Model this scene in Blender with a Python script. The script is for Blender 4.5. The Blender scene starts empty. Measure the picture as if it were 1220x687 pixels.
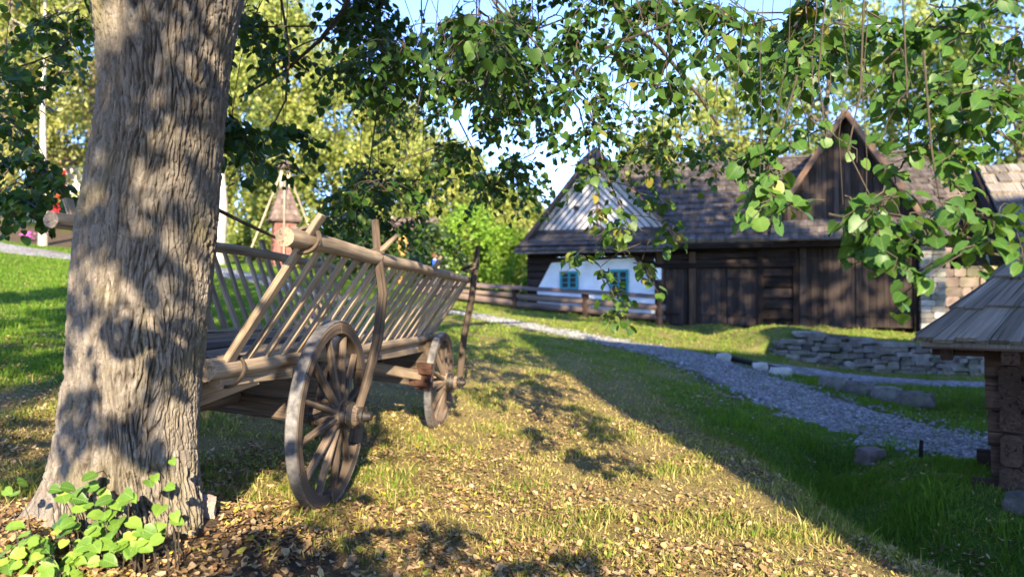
import bpy, math, random
import numpy as np
from math import sin, cos, pi, radians
from mathutils import Vector, Matrix

# ------------------------------------------------------------------ camera, sky, sun, exposure
SC = bpy.context.scene
COL = SC.collection
CH = 1.40                                    # camera height in the world
F = 881.0                                    # focal length in photo pixels (1220 x 687)
PITCH = math.atan(13.5 / F)

cam_d = bpy.data.cameras.new('camera')
cam = bpy.data.objects.new('camera', cam_d); COL.objects.link(cam)
cam.location = (0, 0, CH); cam.rotation_euler = (pi / 2 + PITCH, 0, 0)
cam_d.sensor_width = 36.0; cam_d.lens = F / 1220 * 36
cam_d.clip_start = 0.05; cam_d.clip_end = 2000
cam_d.dof.use_dof = True; cam_d.dof.focus_distance = 3.7; cam_d.dof.aperture_fstop = 2.0
SC.camera = cam

SUN_AZ = Vector((-0.19, 1.0, 0)).normalized()     # where the light travels, on the ground
SUN_EL = radians(23)
L = Vector((SUN_AZ.x * cos(SUN_EL), SUN_AZ.y * cos(SUN_EL), -sin(SUN_EL)))
sun_d = bpy.data.lights.new('sun', 'SUN'); sun_d.energy = 3.4; sun_d.angle = radians(0.55)
sun_d.color = (1.0, 0.86, 0.62)
sun = bpy.data.objects.new('sun', sun_d); COL.objects.link(sun)
sun.rotation_euler = L.to_track_quat('-Z', 'Y').to_euler()
sun.location = (3, -10, 12)

W = bpy.data.worlds.new('World'); SC.world = W; W.use_nodes = True
nt = W.node_tree; nt.nodes.clear()
sky = nt.nodes.new('ShaderNodeTexSky'); sky.sky_type = 'NISHITA'; sky.sun_disc = False
sky.sun_elevation = SUN_EL; sky.sun_rotation = math.atan2(-SUN_AZ.x, -SUN_AZ.y)
sky.air_density = 0.65; sky.altitude = 1200; sky.dust_density = 0.0; sky.ozone_density = 2.8
bg = nt.nodes.new('ShaderNodeBackground'); bg.inputs['Strength'].default_value = 0.15
wo = nt.nodes.new('ShaderNodeOutputWorld')
hs = nt.nodes.new('ShaderNodeHueSaturation'); hs.inputs['Saturation'].default_value = 1.05; hs.inputs['Hue'].default_value = 0.511
nt.links.new(sky.outputs[0], hs.inputs['Color']); nt.links.new(hs.outputs[0], bg.inputs[0]); nt.links.new(bg.outputs[0], wo.inputs[0])

SC.view_settings.view_transform = 'Standard'; SC.view_settings.look = 'None'
SC.view_settings.exposure = 2.5; SC.view_settings.gamma = 1.0
SC.view_settings.use_curve_mapping = False
SC.cycles.use_denoising = True
SC.cycles.max_bounces = 8; SC.cycles.diffuse_bounces = 3; SC.cycles.transmission_bounces = 4
SC.cycles.transparent_max_bounces = 8
SC.cycles.sample_clamp_indirect = 6.0

# ------------------------------------------------------------------ helpers
def P(px, py, d):
    """world point on the photo ray (px,py) at forward distance d"""
    u = (px - 610) / F; v = (343.5 - py) / F
    Y = cos(PITCH) - v * sin(PITCH); Z = sin(PITCH) + v * cos(PITCH)
    return Vector((u * d / Y, d, Z * d / Y + CH))

def empty(name, loc=(0, 0, 0), rot=(0, 0, 0), parent=None):
    o = bpy.data.objects.new(name, None); COL.objects.link(o)
    o.empty_display_size = 0.2
    o.location = loc; o.rotation_euler = rot
    if parent: o.parent = parent
    return o

def tag(o, label=None, cat=None, group=None, kind=None):
    if label: o['label'] = label
    if cat: o['category'] = cat
    if group: o['group'] = group
    if kind: o['kind'] = kind
    return o

def copy_tree(o, parent=None):
    c = o.copy(); COL.objects.link(c); c.parent = parent
    for ch in list(o.children): copy_tree(ch, c)
    return c

_perm = {}
def pnoise(x, y, z, seed=0):
    """gradient noise about -1..1, numpy"""
    if seed not in _perm:
        r = np.random.RandomState(seed + 11)
        g = r.normal(size=(256, 3)); g /= np.linalg.norm(g, axis=1)[:, None]
        _perm[seed] = (r.permutation(256), g)
    p, g = _perm[seed]
    x, y, z = np.broadcast_arrays(np.asarray(x, float), np.asarray(y, float), np.asarray(z, float))
    xi = np.floor(x).astype(int); yi = np.floor(y).astype(int); zi = np.floor(z).astype(int)
    xf = x - xi; yf = y - yi; zf = z - zi
    f = lambda t: t * t * t * (t * (t * 6 - 15) + 10)
    u, v, w = f(xf), f(yf), f(zf)
    def gr(i, j, k):
        h = p[(p[(p[(xi + i) & 255] + yi + j) & 255] + zi + k) & 255]
        gg = g[h]
        return gg[..., 0] * (xf - i) + gg[..., 1] * (yf - j) + gg[..., 2] * (zf - k)
    lp = lambda a, b, t: a + (b - a) * t
    return lp(lp(lp(gr(0,0,0), gr(1,0,0), u), lp(gr(0,1,0), gr(1,1,0), u), v),
              lp(lp(gr(0,0,1), gr(1,0,1), u), lp(gr(0,1,1), gr(1,1,1), u), v), w) * 1.6

def sstep(a, b, x):
    t = np.clip((np.asarray(x, float) - a) / (b - a), 0, 1); return t * t * (3 - 2 * t)

def fast_mesh(name, V, faces_list, mat=None, attrs=None, smooth=False, parent=None):
    """V (n,3); faces_list: list of int arrays (m,k); attrs {name: (n,) or (n,3)}"""
    me = bpy.data.meshes.new(name)
    V = np.asarray(V, np.float32)
    me.vertices.add(len(V)); me.vertices.foreach_set('co', V.ravel())
    loops = np.concatenate([f.ravel() for f in faces_list]).astype(np.int32)
    sizes = np.concatenate([np.full(len(f), f.shape[1], np.int32) for f in faces_list])
    starts = np.concatenate([[0], np.cumsum(sizes)[:-1]]).astype(np.int32)
    me.loops.add(len(loops)); me.loops.foreach_set('vertex_index', loops)
    me.polygons.add(len(sizes)); me.polygons.foreach_set('loop_start', starts)
    me.polygons.foreach_set('loop_total', sizes)
    if smooth: me.polygons.foreach_set('use_smooth', np.ones(len(sizes), bool))
    for k, a in (attrs or {}).items():
        a = np.asarray(a, np.float32)
        if a.ndim == 1:
            at = me.attributes.new(k, 'FLOAT', 'POINT'); at.data.foreach_set('value', a)
        else:
            at = me.attributes.new(k, 'FLOAT_VECTOR', 'POINT'); at.data.foreach_set('vector', a.ravel())
    me.update(calc_edges=True); me.validate()
    o = bpy.data.objects.new(name, me); COL.objects.link(o)
    if mat: me.materials.append(mat)
    if parent: o.parent = parent
    return o

RNG = random.Random(4)
class MB:
    """collects shapes and links them as ONE mesh object; every shape carries grain coordinates"""
    def __init__(s): s.v = []; s.f = []; s.g = []; s.r = []
    def raw(s, V, Fc, G=None, rnd=None):
        b = len(s.v)
        off = Vector((RNG.uniform(0, 50), RNG.uniform(0, 50), RNG.uniform(0, 50)))
        rnd = RNG.random() if rnd is None else rnd
        s.v += [tuple(p) for p in V]
        s.g += [tuple(Vector(p) + off) for p in (G or V)]
        s.r += [rnd] * len(V)
        s.f += [tuple(i + b for i in f) for f in Fc]
    def beam(s, p0, p1, w, h, up=(0, 0, 1), ch=.12, seg=1, wob=0., rnd=None, taper=1.0, bend=None):
        p0, p1 = Vector(p0), Vector(p1); ax = (p1 - p0); ln = ax.length; ax.normalize()
        upv = Vector(up)
        if abs(ax.dot(upv)) > .97: upv = Vector((0, 1, 0)) if abs(ax.y) < .9 else Vector((1, 0, 0))
        sx = ax.cross(upv).normalized(); sz = sx.cross(ax).normalized()
        c = ch * min(w, h); a, b = w / 2, h / 2
        prof = [(-a + c, -b), (a - c, -b), (a, -b + c), (a, b - c), (a - c, b), (-a + c, b), (-a, b - c), (-a, -b + c)]
        V, G, Fc = [], [], []
        for i in range(seg + 1):
            t = i / seg; k = 1 + (taper - 1) * t
            o = p0.lerp(p1, t)
            if bend is not None: o = o + Vector(bend) * (4 * t * (1 - t))
            wx = RNG.uniform(-wob, wob); wz = RNG.uniform(-wob, wob)
            for (x, z) in prof:
                V.append(o + sx * (x * k + wx) + sz * (z * k + wz)); G.append((x, z, t * ln))
        for i in range(seg):
            for j in range(8):
                q = (j + 1) % 8
                Fc.append((i * 8 + j, i * 8 + q, (i + 1) * 8 + q, (i + 1) * 8 + j))
        Fc.append(tuple(range(7, -1, -1))); Fc.append(tuple(range(seg * 8, seg * 8 + 8)))
        s.raw(V, Fc, G, rnd)
    def box(s, lo, hi, rnd=None, grain='x'):
        lo, hi = Vector(lo), Vector(hi); c = (lo + hi) / 2
        if grain == 'z': s.beam((c.x, c.y, lo.z), (c.x, c.y, hi.z), hi.x - lo.x, hi.y - lo.y, up=(0, 1, 0), ch=.02, rnd=rnd)
        elif grain == 'y': s.beam((c.x, lo.y, c.z), (c.x, hi.y, c.z), hi.x - lo.x, hi.z - lo.z, ch=.02, rnd=rnd)
        else: s.beam((lo.x, c.y, c.z), (hi.x, c.y, c.z), hi.y - lo.y, hi.z - lo.z, ch=.02, rnd=rnd)
    def tube(s, pts, rad, n=10, wob=0., rnd=None, cap=True):
        pts = [Vector(p) for p in pts]; m = len(pts)
        if not hasattr(rad, '__len__'): rad = [rad] * m
        V, G, Fc = [], [], []; prev = None; ln = 0
        for i in range(m):
            t = (pts[min(i + 1, m - 1)] - pts[max(i - 1, 0)])
            if t.length < 1e-9: t = Vector((0, 0, 1))
            t.normalize()
            if prev is None:
                ref = Vector((0, 0, 1)) if abs(t.z) < .9 else Vector((1, 0, 0))
                sx = t.cross(ref).normalized()
            else: sx = (prev - t * prev.dot(t)).normalized()
            prev = sx; sy = t.cross(sx)
            if i: ln += (pts[i] - pts[i - 1]).length
            for j in range(n):
                a = 2 * pi * j / n; r = rad[i] * (1 + RNG.uniform(-wob, wob))
                V.append(pts[i] + sx * (cos(a) * r) + sy * (sin(a) * r)); G.append((cos(a) * rad[i], sin(a) * rad[i], ln))
        for i in range(m - 1):
            for j in range(n):
                q = (j + 1) % n
                Fc.append((i * n + j, i * n + q, (i + 1) * n + q, (i + 1) * n + j))
        if cap: Fc.append(tuple(range(n - 1, -1, -1))); Fc.append(tuple(range((m - 1) * n, m * n)))
        s.raw(V, Fc, G, rnd)
    def poly(s, pts, thick, direc, rnd=None):
        """polygon pushed along direc by thick"""
        pts = [Vector(p) for p in pts]; n = len(pts); d = Vector(direc).normalized() * thick
        V = pts + [p + d for p in pts]
        Fc = [tuple(range(n)), tuple(range(2 * n - 1, n - 1, -1))]
        for i in range(n): Fc.append((i, i + n, (i + 1) % n + n, (i + 1) % n))
        s.raw(V, Fc, None, rnd)
    def arcring(s, c, r0, r1, w, a0, a1, n=8, rnd=None, ax='x'):
        """part of a ring lying in the plane across ax"""
        V, G, Fc = [], [], []; c = Vector(c)
        for i in range(n + 1):
            a = a0 + (a1 - a0) * i / n
            e = w * .10
            for (r, x) in ((r0, -w/2+e), (r0, w/2-e), (r0+e, w/2), (r1-e, w/2), (r1, w/2-e), (r1, -w/2+e), (r1-e, -w/2), (r0+e, -w/2)):
                V.append(c + Vector((x, r * cos(a), r * sin(a)))); G.append((x, r, a * r1))
        for i in range(n):
            for j in range(8):
                q = (j + 1) % 8; Fc.append((i*8+j, i*8+q, (i+1)*8+q, (i+1)*8+j))
        Fc.append(tuple(range(7, -1, -1))); Fc.append(tuple(range(n*8, n*8+8)))
        s.raw(V, Fc, G, rnd)
    def build(s, name, mat, parent=None, angle=0.7, loc=None):
        me = bpy.data.meshes.new(name); me.from_pydata(s.v, [], s.f)
        a = me.attributes.new('gc', 'FLOAT_VECTOR', 'POINT'); a.data.foreach_set('vector', np.array(s.g, np.float32).ravel())
        a = me.attributes.new('rnd', 'FLOAT', 'POINT'); a.data.foreach_set('value', np.array(s.r, np.float32))
        me.polygons.foreach_set('use_smooth', np.ones(len(me.polygons), bool))
        me.update(); me.validate()
        try: me.set_sharp_from_angle(angle=angle)
        except Exception: pass
        o = bpy.data.objects.new(name, me); COL.objects.link(o); me.materials.append(mat)
        if parent: o.parent = parent
        if loc: o.location = loc
        return o
    def shingles(s, A, B, C, D, n, wid, thick, lap=1.35, jit=.25, uplift=.012):
        """rows of shingles: A,B eave left,right ; D,C ridge left,right"""
        A, B, C, D = map(Vector, (A, B, C, D))
        nrm = (B - A).cross(D - A).normalized()
        if nrm.z < 0: nrm = -nrm
        for k in range(n):
            t0 = k / n; t1 = min(1.0, (k + lap) / n)
            a0, b0, a1, b1 = A.lerp(D, t0), B.lerp(C, t0), A.lerp(D, t1), B.lerp(C, t1)
            ln = (b0 - a0).length
            if ln < wid * .6: continue
            x = 0.
            while x < ln - .01:
                w = min(wid * RNG.uniform(.6, 1.4), ln - x); f0, f1 = x / ln, (x + w * .97) / ln
                up = thick * RNG.uniform(.6, 1.3) + uplift * RNG.random()
                dn = (a0 - a1).normalized() * (RNG.uniform(0, jit) * (a1 - a0).length * .25)
                q0 = a0.lerp(b0, f0) + dn; q1 = a0.lerp(b0, f1) + dn; q2 = a1.lerp(b1, f1); q3 = a1.lerp(b1, f0)
                V = [q0 + nrm * up * .2, q1 + nrm * up * .2, q2, q3, q0 + nrm * (up * 1.2 + thick * .6), q1 + nrm * (up * 1.2 + thick * .6), q2 + nrm * thick * .5, q3 + nrm * thick * .5]
                ll = (q3 - q0).length; G = [(0, 0, 0), (w, 0, 0), (w, 0, ll), (0, 0, ll), (0, .03, 0), (w, .03, 0), (w, .03, ll), (0, .03, ll)]
                s.raw(V, [(0,3,2,1), (4,5,6,7), (0,1,5,4), (1,2,6,5), (2,3,7,6), (3,0,4,7)], G)
                x += w

# ------------------------------------------------------------------ materials
def new_mat(name):
    m = bpy.data.materials.new(name); m.use_nodes = True
    t = m.node_tree; t.nodes.clear()
    return m, t, t.nodes.new
def link(t, a, b): t.links.new(a, b)
def ramp(t, fac, stops, interp='LINEAR'):
    n = t.nodes.new('ShaderNodeValToRGB'); e = n.color_ramp.elements; n.color_ramp.interpolation = interp
    while len(e) < len(stops): e.new(.5)
    for x, (p, c) in zip(e, stops): x.position = p; x.color = (*c, 1)
    t.links.new(fac, n.inputs[0]); return n.outputs[0]
def noise(t, vec, scale, detail=4, rough=.6, dist=0.):
    n = t.nodes.new('ShaderNodeTexNoise'); n.inputs['Scale'].default_value = scale
    n.inputs['Detail'].default_value = detail; n.inputs['Roughness'].default_value = rough; n.inputs['Distortion'].default_value = dist
    if vec: t.links.new(vec, n.inputs['Vector'])
    return n.outputs[0]
def attr(t, name, kind='Fac'):
    n = t.nodes.new('ShaderNodeAttribute'); n.attribute_name = name; return n.outputs[kind]
def vscale(t, vec, s):
    n = t.nodes.new('ShaderNodeMapping'); n.inputs['Scale'].default_value = s; t.links.new(vec, n.inputs['Vector']); return n.outputs[0]
def mixc(t, fac, a, b, mode='MIX'):
    n = t.nodes.new('ShaderNodeMix'); n.data_type = 'RGBA'; n.blend_type = mode
    for sock, val in ((n.inputs[0], fac), (n.inputs[6], a), (n.inputs[7], b)):
        if isinstance(val, (int, float)): sock.default_value = val
        elif isinstance(val, tuple): sock.default_value = (*val, 1)
        else: t.links.new(val, sock)
    return n.outputs[2]
def math_(t, op, a, b=0.):
    n = t.nodes.new('ShaderNodeMath'); n.operation = op
    for i, v in enumerate((a, b)):
        if isinstance(v, (int, float)): n.inputs[i].default_value = v
        else: t.links.new(v, n.inputs[i])
    return n.outputs[0]
def bump(t, h, strength, dist):
    n = t.nodes.new('ShaderNodeBump'); n.inputs['Strength'].default_value = strength; n.inputs['Distance'].default_value = dist
    t.links.new(h, n.inputs['Height']); return n.outputs[0]
def finish(t, col, rough=.8, nrm=None, spec=.3, metal=0.):
    b = t.nodes.new('ShaderNodeBsdfPrincipled'); o = t.nodes.new('ShaderNodeOutputMaterial')
    if isinstance(col, tuple): b.inputs['Base Color'].default_value = (*col, 1)
    else: t.links.new(col, b.inputs['Base Color'])
    if isinstance(rough, (int, float)): b.inputs['Roughness'].default_value = rough
    else: t.links.new(rough, b.inputs['Roughness'])
    b.inputs['Specular IOR Level'].default_value = spec; b.inputs['Metallic'].default_value = metal
    if nrm: t.links.new(nrm, b.inputs['Normal'])
    t.links.new(b.outputs[0], o.inputs[0]); return b

def wood(name, dark, mid, light, fine=70, along=2.2, crack=.5, var=.35, rough=.82, bmp=.004):
    m, t, N = new_mat(name)
    g = attr(t, 'gc', 'Vector')
    n1 = noise(t, vscale(t, g, (fine, fine, along)), 1.0, 5, .65)
    n2 = noise(t, vscale(t, g, (4, 4, 1.1)), 1.0, 3, .6)
    n3 = noise(t, vscale(t, g, (fine * .55, fine * .55, along * .5)), 1.0, 2, .5)
    c = ramp(t, n1, [(.3, dark), (.5, mid), (.72, light)])
    c = mixc(t, ramp(t, n2, [(.35, (0, 0, 0)), (.7, (1, 1, 1))]), c, tuple(x * .62 for x in mid), 'MIX') if var > 0 else c
    r = attr(t, 'rnd')
    k = math_(t, 'ADD', math_(t, 'MULTIPLY', r, var * 2), 1 - var)
    c = mixc(t, 1.0, c, k, 'MULTIPLY')
    ck = ramp(t, n3, [(.60, (1, 1, 1)), (.66, tuple([1 - crack] * 3)), (.72, (1, 1, 1))])
    c = mixc(t, 1.0, c, ck, 'MULTIPLY')
    h = math_(t, 'ADD', math_(t, 'MULTIPLY', n1, .6), math_(t, 'MULTIPLY', ck, .8))
    finish(t, c, rough, bump(t, h, .8, bmp), .12); return m

M = {}
M['cart'] = wood('cart_wood', (.17, .115, .075), (.33, .245, .17), (.50, .40, .30), 75, 2.4, .55, .22)
M['cart_pale'] = wood('cart_pale_wood', (.28, .19, .12), (.46, .34, .235), (.62, .49, .36), 80, 2.4, .4, .2)
M['cart_dark'] = wood('cart_dark_wood', (.05, .035, .025), (.11, .08, .06), (.20, .15, .11), 70, 2.2, .5, .3)
M['wheel'] = wood('wheel_wood', (.065, .046, .034), (.145, .105, .078), (.26, .20, .152), 80, 2.2, .5, .25)
M['barn'] = wood('barn_wood', (.012, .009, .007), (.028, .019, .016), (.065, .046, .037), 30, 1.1, .5, .4, bmp=.01)
M['door'] = wood('door_wood', (.020, .015, .012), (.042, .030, .025), (.085, .062, .052), 26, .8, .5, .35, bmp=.01)
M['beam'] = wood('brown_beam_wood', (.03, .018, .012), (.075, .045, .03), (.14, .09, .06), 30, 1.1, .5, .3, bmp=.01)
M['board'] = wood('bargeboard_wood', (.10, .055, .035), (.19, .11, .07), (.28, .18, .115), 30, 1.1, .4, .2, bmp=.01)
M['shingle'] = wood('roof_shingle_wood', (.055, .043, .037), (.11, .09, .078), (.19, .16, .142), 32, 1.6, .4, .22, .6, .01)
M['hutroof'] = wood('hut_roof_wood', (.11, .088, .07), (.24, .205, .17), (.40, .35, .29), 55, 1.8, .6, .30, .7, .006)
M['log'] = wood('hut_log_wood', (.035, .02, .014), (.085, .05, .034), (.16, .10, .07), 40, 1.4, .6, .3, bmp=.012)
M['fence'] = wood('fence_wood', (.07, .05, .045), (.16, .115, .095), (.27, .20, .165), 30, 1.2, .4, .3, bmp=.01)
M['pole'] = wood('pale_pole_wood', (.30, .22, .15), (.45, .35, .25), (.58, .47, .35), 40, 1.2, .3, .2)
M['tower'] = wood('tower_shingle_wood', (.14, .06, .045), (.24, .11, .085), (.34, .18, .14), 30, 1.4, .3, .35)
M['shed'] = wood('sunlit_shed_wood', (.30, .15, .05), (.45, .25, .09), (.55, .34, .15), 20, 1., .4, .3)  # shed plank end: orange sunlight put into the wood colour

def simple(name, col, rough=.7, var=.25, scale=6, bmp=.0, spec=.3, metal=0., bs=40):
    m, t, N = new_mat(name)
    tc = t.nodes.new('ShaderNodeTexCoord')
    n = noise(t, tc.outputs['Object'], scale, 5, .6)
    c = ramp(t, n, [(.3, tuple(x * (1 - var) for x in col)), (.7, tuple(min(1, x * (1 + var)) for x in col))])
    nr = bump(t, noise(t, tc.outputs['Object'], bs, 4, .6), .7, bmp) if bmp else None
    finish(t, c, rough, nr, spec, metal); return m
M['iron'] = simple('wrought_iron', (.05, .043, .04), .55, .5, 30, .002, .5, .6)
M['tyre'] = simple('iron_tyre', (.16, .15, .15), .6, .45, 25, .003, .5, .35, 90)
M['rust'] = simple('rusty_iron', (.062, .028, .018), .85, .55, 22, .004, .3, .0, 60)
M['white'] = simple('whitewash', (.70, .70, .70), .9, .14, 1.6, .01, .2, 0, 14)
M['batten'] = wood('batten_wood', (.07, .04, .03), (.15, .09, .07), (.25, .17, .14), 30, 1.1, .4, .3)
M['gable'] = wood('limewashed_board_wood', (.48, .46, .45), (.66, .65, .65), (.78, .77, .77), 24, .8, .25, .12)
M['teal'] = simple('turquoise_paint', (.012, .22, .25), .5, .15, 8)
M['pane'] = simple('dark_window_glass', (.008, .010, .012), .3, .2, 3, 0, .12)
M['paper'] = simple('notice_paper', (.8, .82, .85), .7, .04, 9)
M['red'] = simple('red_paint', (.62, .02, .03), .45, .12, 5)
M['grey_wall'] = simple('pale_render_wall', (.55, .52, .47), .9, .1, 3)
M['orange'] = simple('orange_plaster', (.75, .30, .10), .9, .1, 3)
M['bluecloth'] = simple('blue_cloth', (.03, .12, .62), .9, .2, 20)
M['trousers'] = simple('dark_cloth', (.05, .05, .06), .9, .2, 20)
M['skin'] = simple('skin', (.55, .33, .24), .6, .1, 10)
M['hair'] = simple('brown_hair', (.10, .05, .02), .7, .2, 30)
M['pink'] = simple('pink_flower', (.65, .10, .45), .8, .2, 20)

def stone(name, c1, c2, c3, sc=5):
    m, t, N = new_mat(name)
    tc = t.nodes.new('ShaderNodeTexCoord'); v = tc.outputs['Object']
    n = noise(t, v, sc, 6, .65, .3)
    c = ramp(t, n, [(.3, c1), (.5, c2), (.7, c3)])
    r = attr(t, 'rnd'); c = mixc(t, 1., c, math_(t, 'ADD', math_(t, 'MULTIPLY', r, .8), .6), 'MULTIPLY')
    moss = ramp(t, noise(t, v, sc * .6, 3, .5), [(.55, (0, 0, 0)), (.7, (1, 1, 1))])
    c = mixc(t, math_(t, 'MULTIPLY', moss, .45), c, (.10, .11, .045))
    finish(t, c, .9, bump(t, noise(t, v, sc * 5, 6, .7), .9, .02)); return m
M['stone'] = stone('grey_stone', (.085, .072, .060), (.175, .152, .130), (.31, .28, .245), 4)
M['pillar'] = stone('pale_stone', (.10, .092, .08), (.18, .168, .148), (.28, .265, .238), 4)
M['brownstone'] = stone('brown_stone', (.06, .045, .04), (.13, .095, .08), (.22, .17, .14), 2)
M['whitestone'] = stone('white_stone', (.30, .28, .25), (.44, .41, .37), (.56, .53, .48), 6)
M['pinkstone'] = stone('pink_stone', (.45, .34, .29), (.58, .46, .40), (.68, .56, .5), 14)

def leafmat(name, stops, trans=.35, rough=.45, spec=.35, tint=(1.25, 1.35, .55), veins=None):
    m, t, N = new_mat(name)
    c = ramp(t, attr(t, 'rnd'), stops)
    tc = t.nodes.new('ShaderNodeTexCoord')
    n = noise(t, tc.outputs['Object'], 22, 3, .5)
    c = mixc(t, 1., c, ramp(t, n, [(.3, (.8, .8, .8)), (.7, (1.15, 1.15, 1.1))]), 'MULTIPLY')
    if veins:
        lu = t.nodes.new('ShaderNodeSeparateXYZ'); t.links.new(attr(t, 'leaf_uv', 'Vector'), lu.inputs[0])
        aw = math_(t, 'ABSOLUTE', lu.outputs[1])
        sn = math_(t, 'SINE', math_(t, 'MULTIPLY', math_(t, 'SUBTRACT', lu.outputs[0], math_(t, 'MULTIPLY', aw, .75)), 44.))
        vn = math_(t, 'MAXIMUM', ramp(t, sn, [(.82, (0, 0, 0)), (.98, (.8, .8, .8))]), ramp(t, aw, [(.012, (1, 1, 1)), (.03, (0, 0, 0))]))
        c = mixc(t, math_(t, 'MULTIPLY', vn, .42), c, veins)
    b = t.nodes.new('ShaderNodeBsdfPrincipled'); t.links.new(c, b.inputs['Base Color'])
    b.inputs['Roughness'].default_value = rough; b.inputs['Specular IOR Level'].default_value = spec
    tr = t.nodes.new('ShaderNodeBsdfTranslucent')
    t.links.new(mixc(t, 1., c, tint, 'MULTIPLY'), tr.inputs['Color'])
    mx = t.nodes.new('ShaderNodeMixShader'); mx.inputs[0].default_value = trans
    t.links.new(b.outputs[0], mx.inputs[1]); t.links.new(tr.outputs[0], mx.inputs[2])
    o = t.nodes.new('ShaderNodeOutputMaterial'); t.links.new(mx.outputs[0], o.inputs[0]); return m
M['limeleaf'] = leafmat('lime_leaf', [(0, (.022, .055, .010)), (.5, (.045, .10, .016)), (.85, (.09, .16, .022)), (.995, (.17, .18, .03)), (1, (.22, .19, .04))])
M['bigleaf'] = leafmat('large_lime_leaf', [(0, (.03, .085, .018)), (.5, (.05, .13, .022)), (.9, (.10, .18, .03)), (1, (.22, .24, .05))], veins=(.20, .26, .08))
M['shootleaf'] = leafmat('shoot_leaf', [(0, (.06, .14, .02)), (.5, (.14, .25, .03)), (1, (.27, .38, .06))], veins=(.32, .42, .14))
M['birchleaf'] = leafmat('birch_leaf', [(0, (.12, .155, .03)), (.5, (.23, .26, .055)), (1, (.38, .37, .10))], .4)
M['treeleaf'] = leafmat('tree_leaf', [(0, (.07, .11, .02)), (.5, (.14, .18, .035)), (1, (.26, .27, .06))], .35)
M['bushleaf'] = leafmat('bush_leaf', [(0, (.10, .20, .02)), (.5, (.17, .30, .03)), (1, (.28, .38, .05))], .4)
M['darkleaf'] = leafmat('dark_leaf', [(0, (.015, .035, .012)), (.6, (.03, .06, .02)), (1, (.06, .09, .03))], .25)
M['needle'] = leafmat('spruce_needles', [(0, (.09, .12, .025)), (.5, (.20, .205, .045)), (1, (.34, .30, .09))], .25)
M['litter'] = leafmat('fallen_leaf', [(0, (.10, .055, .03)), (.3, (.24, .14, .07)), (.6, (.40, .27, .14)), (.88, (.52, .38, .22)), (.95, (.60, .42, .05)), (1, (.16, .24, .05))], .15, .7, .2, (1.1, 1., .8))
M['blade'] = leafmat('grass_blade', [(0, (.11, .21, .016)), (.35, (.175, .26, .032)), (.58, (.22, .22, .05)), (.8, (.42, .34, .12)), (1, (.58, .46, .20))], .45, .6, .2, (1.1, 1.15, .7))

def barkmat(name, a, b, c, lich=(.34, .36, .30)):
    m, t, N = new_mat(name)
    tc = t.nodes.new('ShaderNodeTexCoord'); v = tc.outputs['Object']
    n1 = noise(t, vscale(t, v, (38, 38, 9)), 1, 6, .7)
    n2 = noise(t, vscale(t, v, (5, 5, 2.5)), 1, 3, .6)
    col = ramp(t, n1, [(.28, a), (.5, b), (.74, c)])
    col = mixc(t, ramp(t, n2, [(.4, (0, 0, 0)), (.7, (.6, .6, .6))]), col, tuple(x * .8 + .02 for x in b))
    li = ramp(t, noise(t, v, 30, 6, .75), [(.60, (0, 0, 0)), (.66, (1, 1, 1))])
    col = mixc(t, math_(t, 'MULTIPLY', li, .55), col, lich)
    gr = ramp(t, noise(t, v, 3.2, 4, .6), [(.5, (0, 0, 0)), (.68, (1, 1, 1))])
    col = mixc(t, math_(t, 'MULTIPLY', gr, .4), col, (.20, .17, .05))
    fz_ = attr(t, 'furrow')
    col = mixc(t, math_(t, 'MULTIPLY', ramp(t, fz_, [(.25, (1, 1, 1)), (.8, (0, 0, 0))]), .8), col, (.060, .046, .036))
    h = math_(t, 'ADD', n1, math_(t, 'MULTIPLY', noise(t, v, 160, 4, .7), .5))
    finish(t, col, .92, bump(t, h, 1.0, .014), .15); return m
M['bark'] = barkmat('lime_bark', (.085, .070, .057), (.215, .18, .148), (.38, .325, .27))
M['twig'] = simple('twig_bark', (.055, .042, .03), .8, .3, 20)
M['darkbark'] = simple('grey_bark', (.12, .09, .065), .9, .4, 8, .02)
M['birchbark'] = simple('birch_bark', (.40, .34, .27), .8, .35, 7, .01)

# ground
def groundmat():
    m, t, N = new_mat('lawn')
    tc = t.nodes.new('ShaderNodeTexCoord'); v = tc.outputs['Object']
    lush = attr(t, 'lush'); soil = attr(t, 'soil')
    nA = noise(t, v, 1.1, 5, .65); nB = noise(t, v, 34, 5, .75); nC = noise(t, vscale(t, v, (60, 60, 20)), 1, 3, .7)
    green = ramp(t, nB, [(.3, (.04, .09, .010)), (.5, (.085, .155, .018)), (.7, (.15, .21, .035))])
    dry = ramp(t, nC, [(.3, (.13, .095, .04)), (.5, (.29, .22, .085)), (.7, (.42, .33, .14))])
    k = math_(t, 'ADD', math_(t, 'MULTIPLY', math_(t, 'SUBTRACT', nA, .5), 1.6), lush)
    g = mixc(t, ramp(t, k, [(.25, (0, 0, 0)), (.75, (1, 1, 1))]), dry, green)
    so = ramp(t, nB, [(.3, (.06, .042, .028)), (.6, (.15, .105, .07)), (.75, (.24, .17, .11))])
    sk = math_(t, 'ADD', soil, math_(t, 'MULTIPLY', math_(t, 'SUBTRACT', noise(t, v, 3.5, 5, .7), .5), 1.2))
    c = mixc(t, ramp(t, sk, [(.45, (0, 0, 0)), (.65, (1, 1, 1))]), g, so)
    finish(t, c, .95, bump(t, math_(t, 'ADD', nB, nC), 1., .04), .1); return m
M['ground'] = groundmat()
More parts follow.
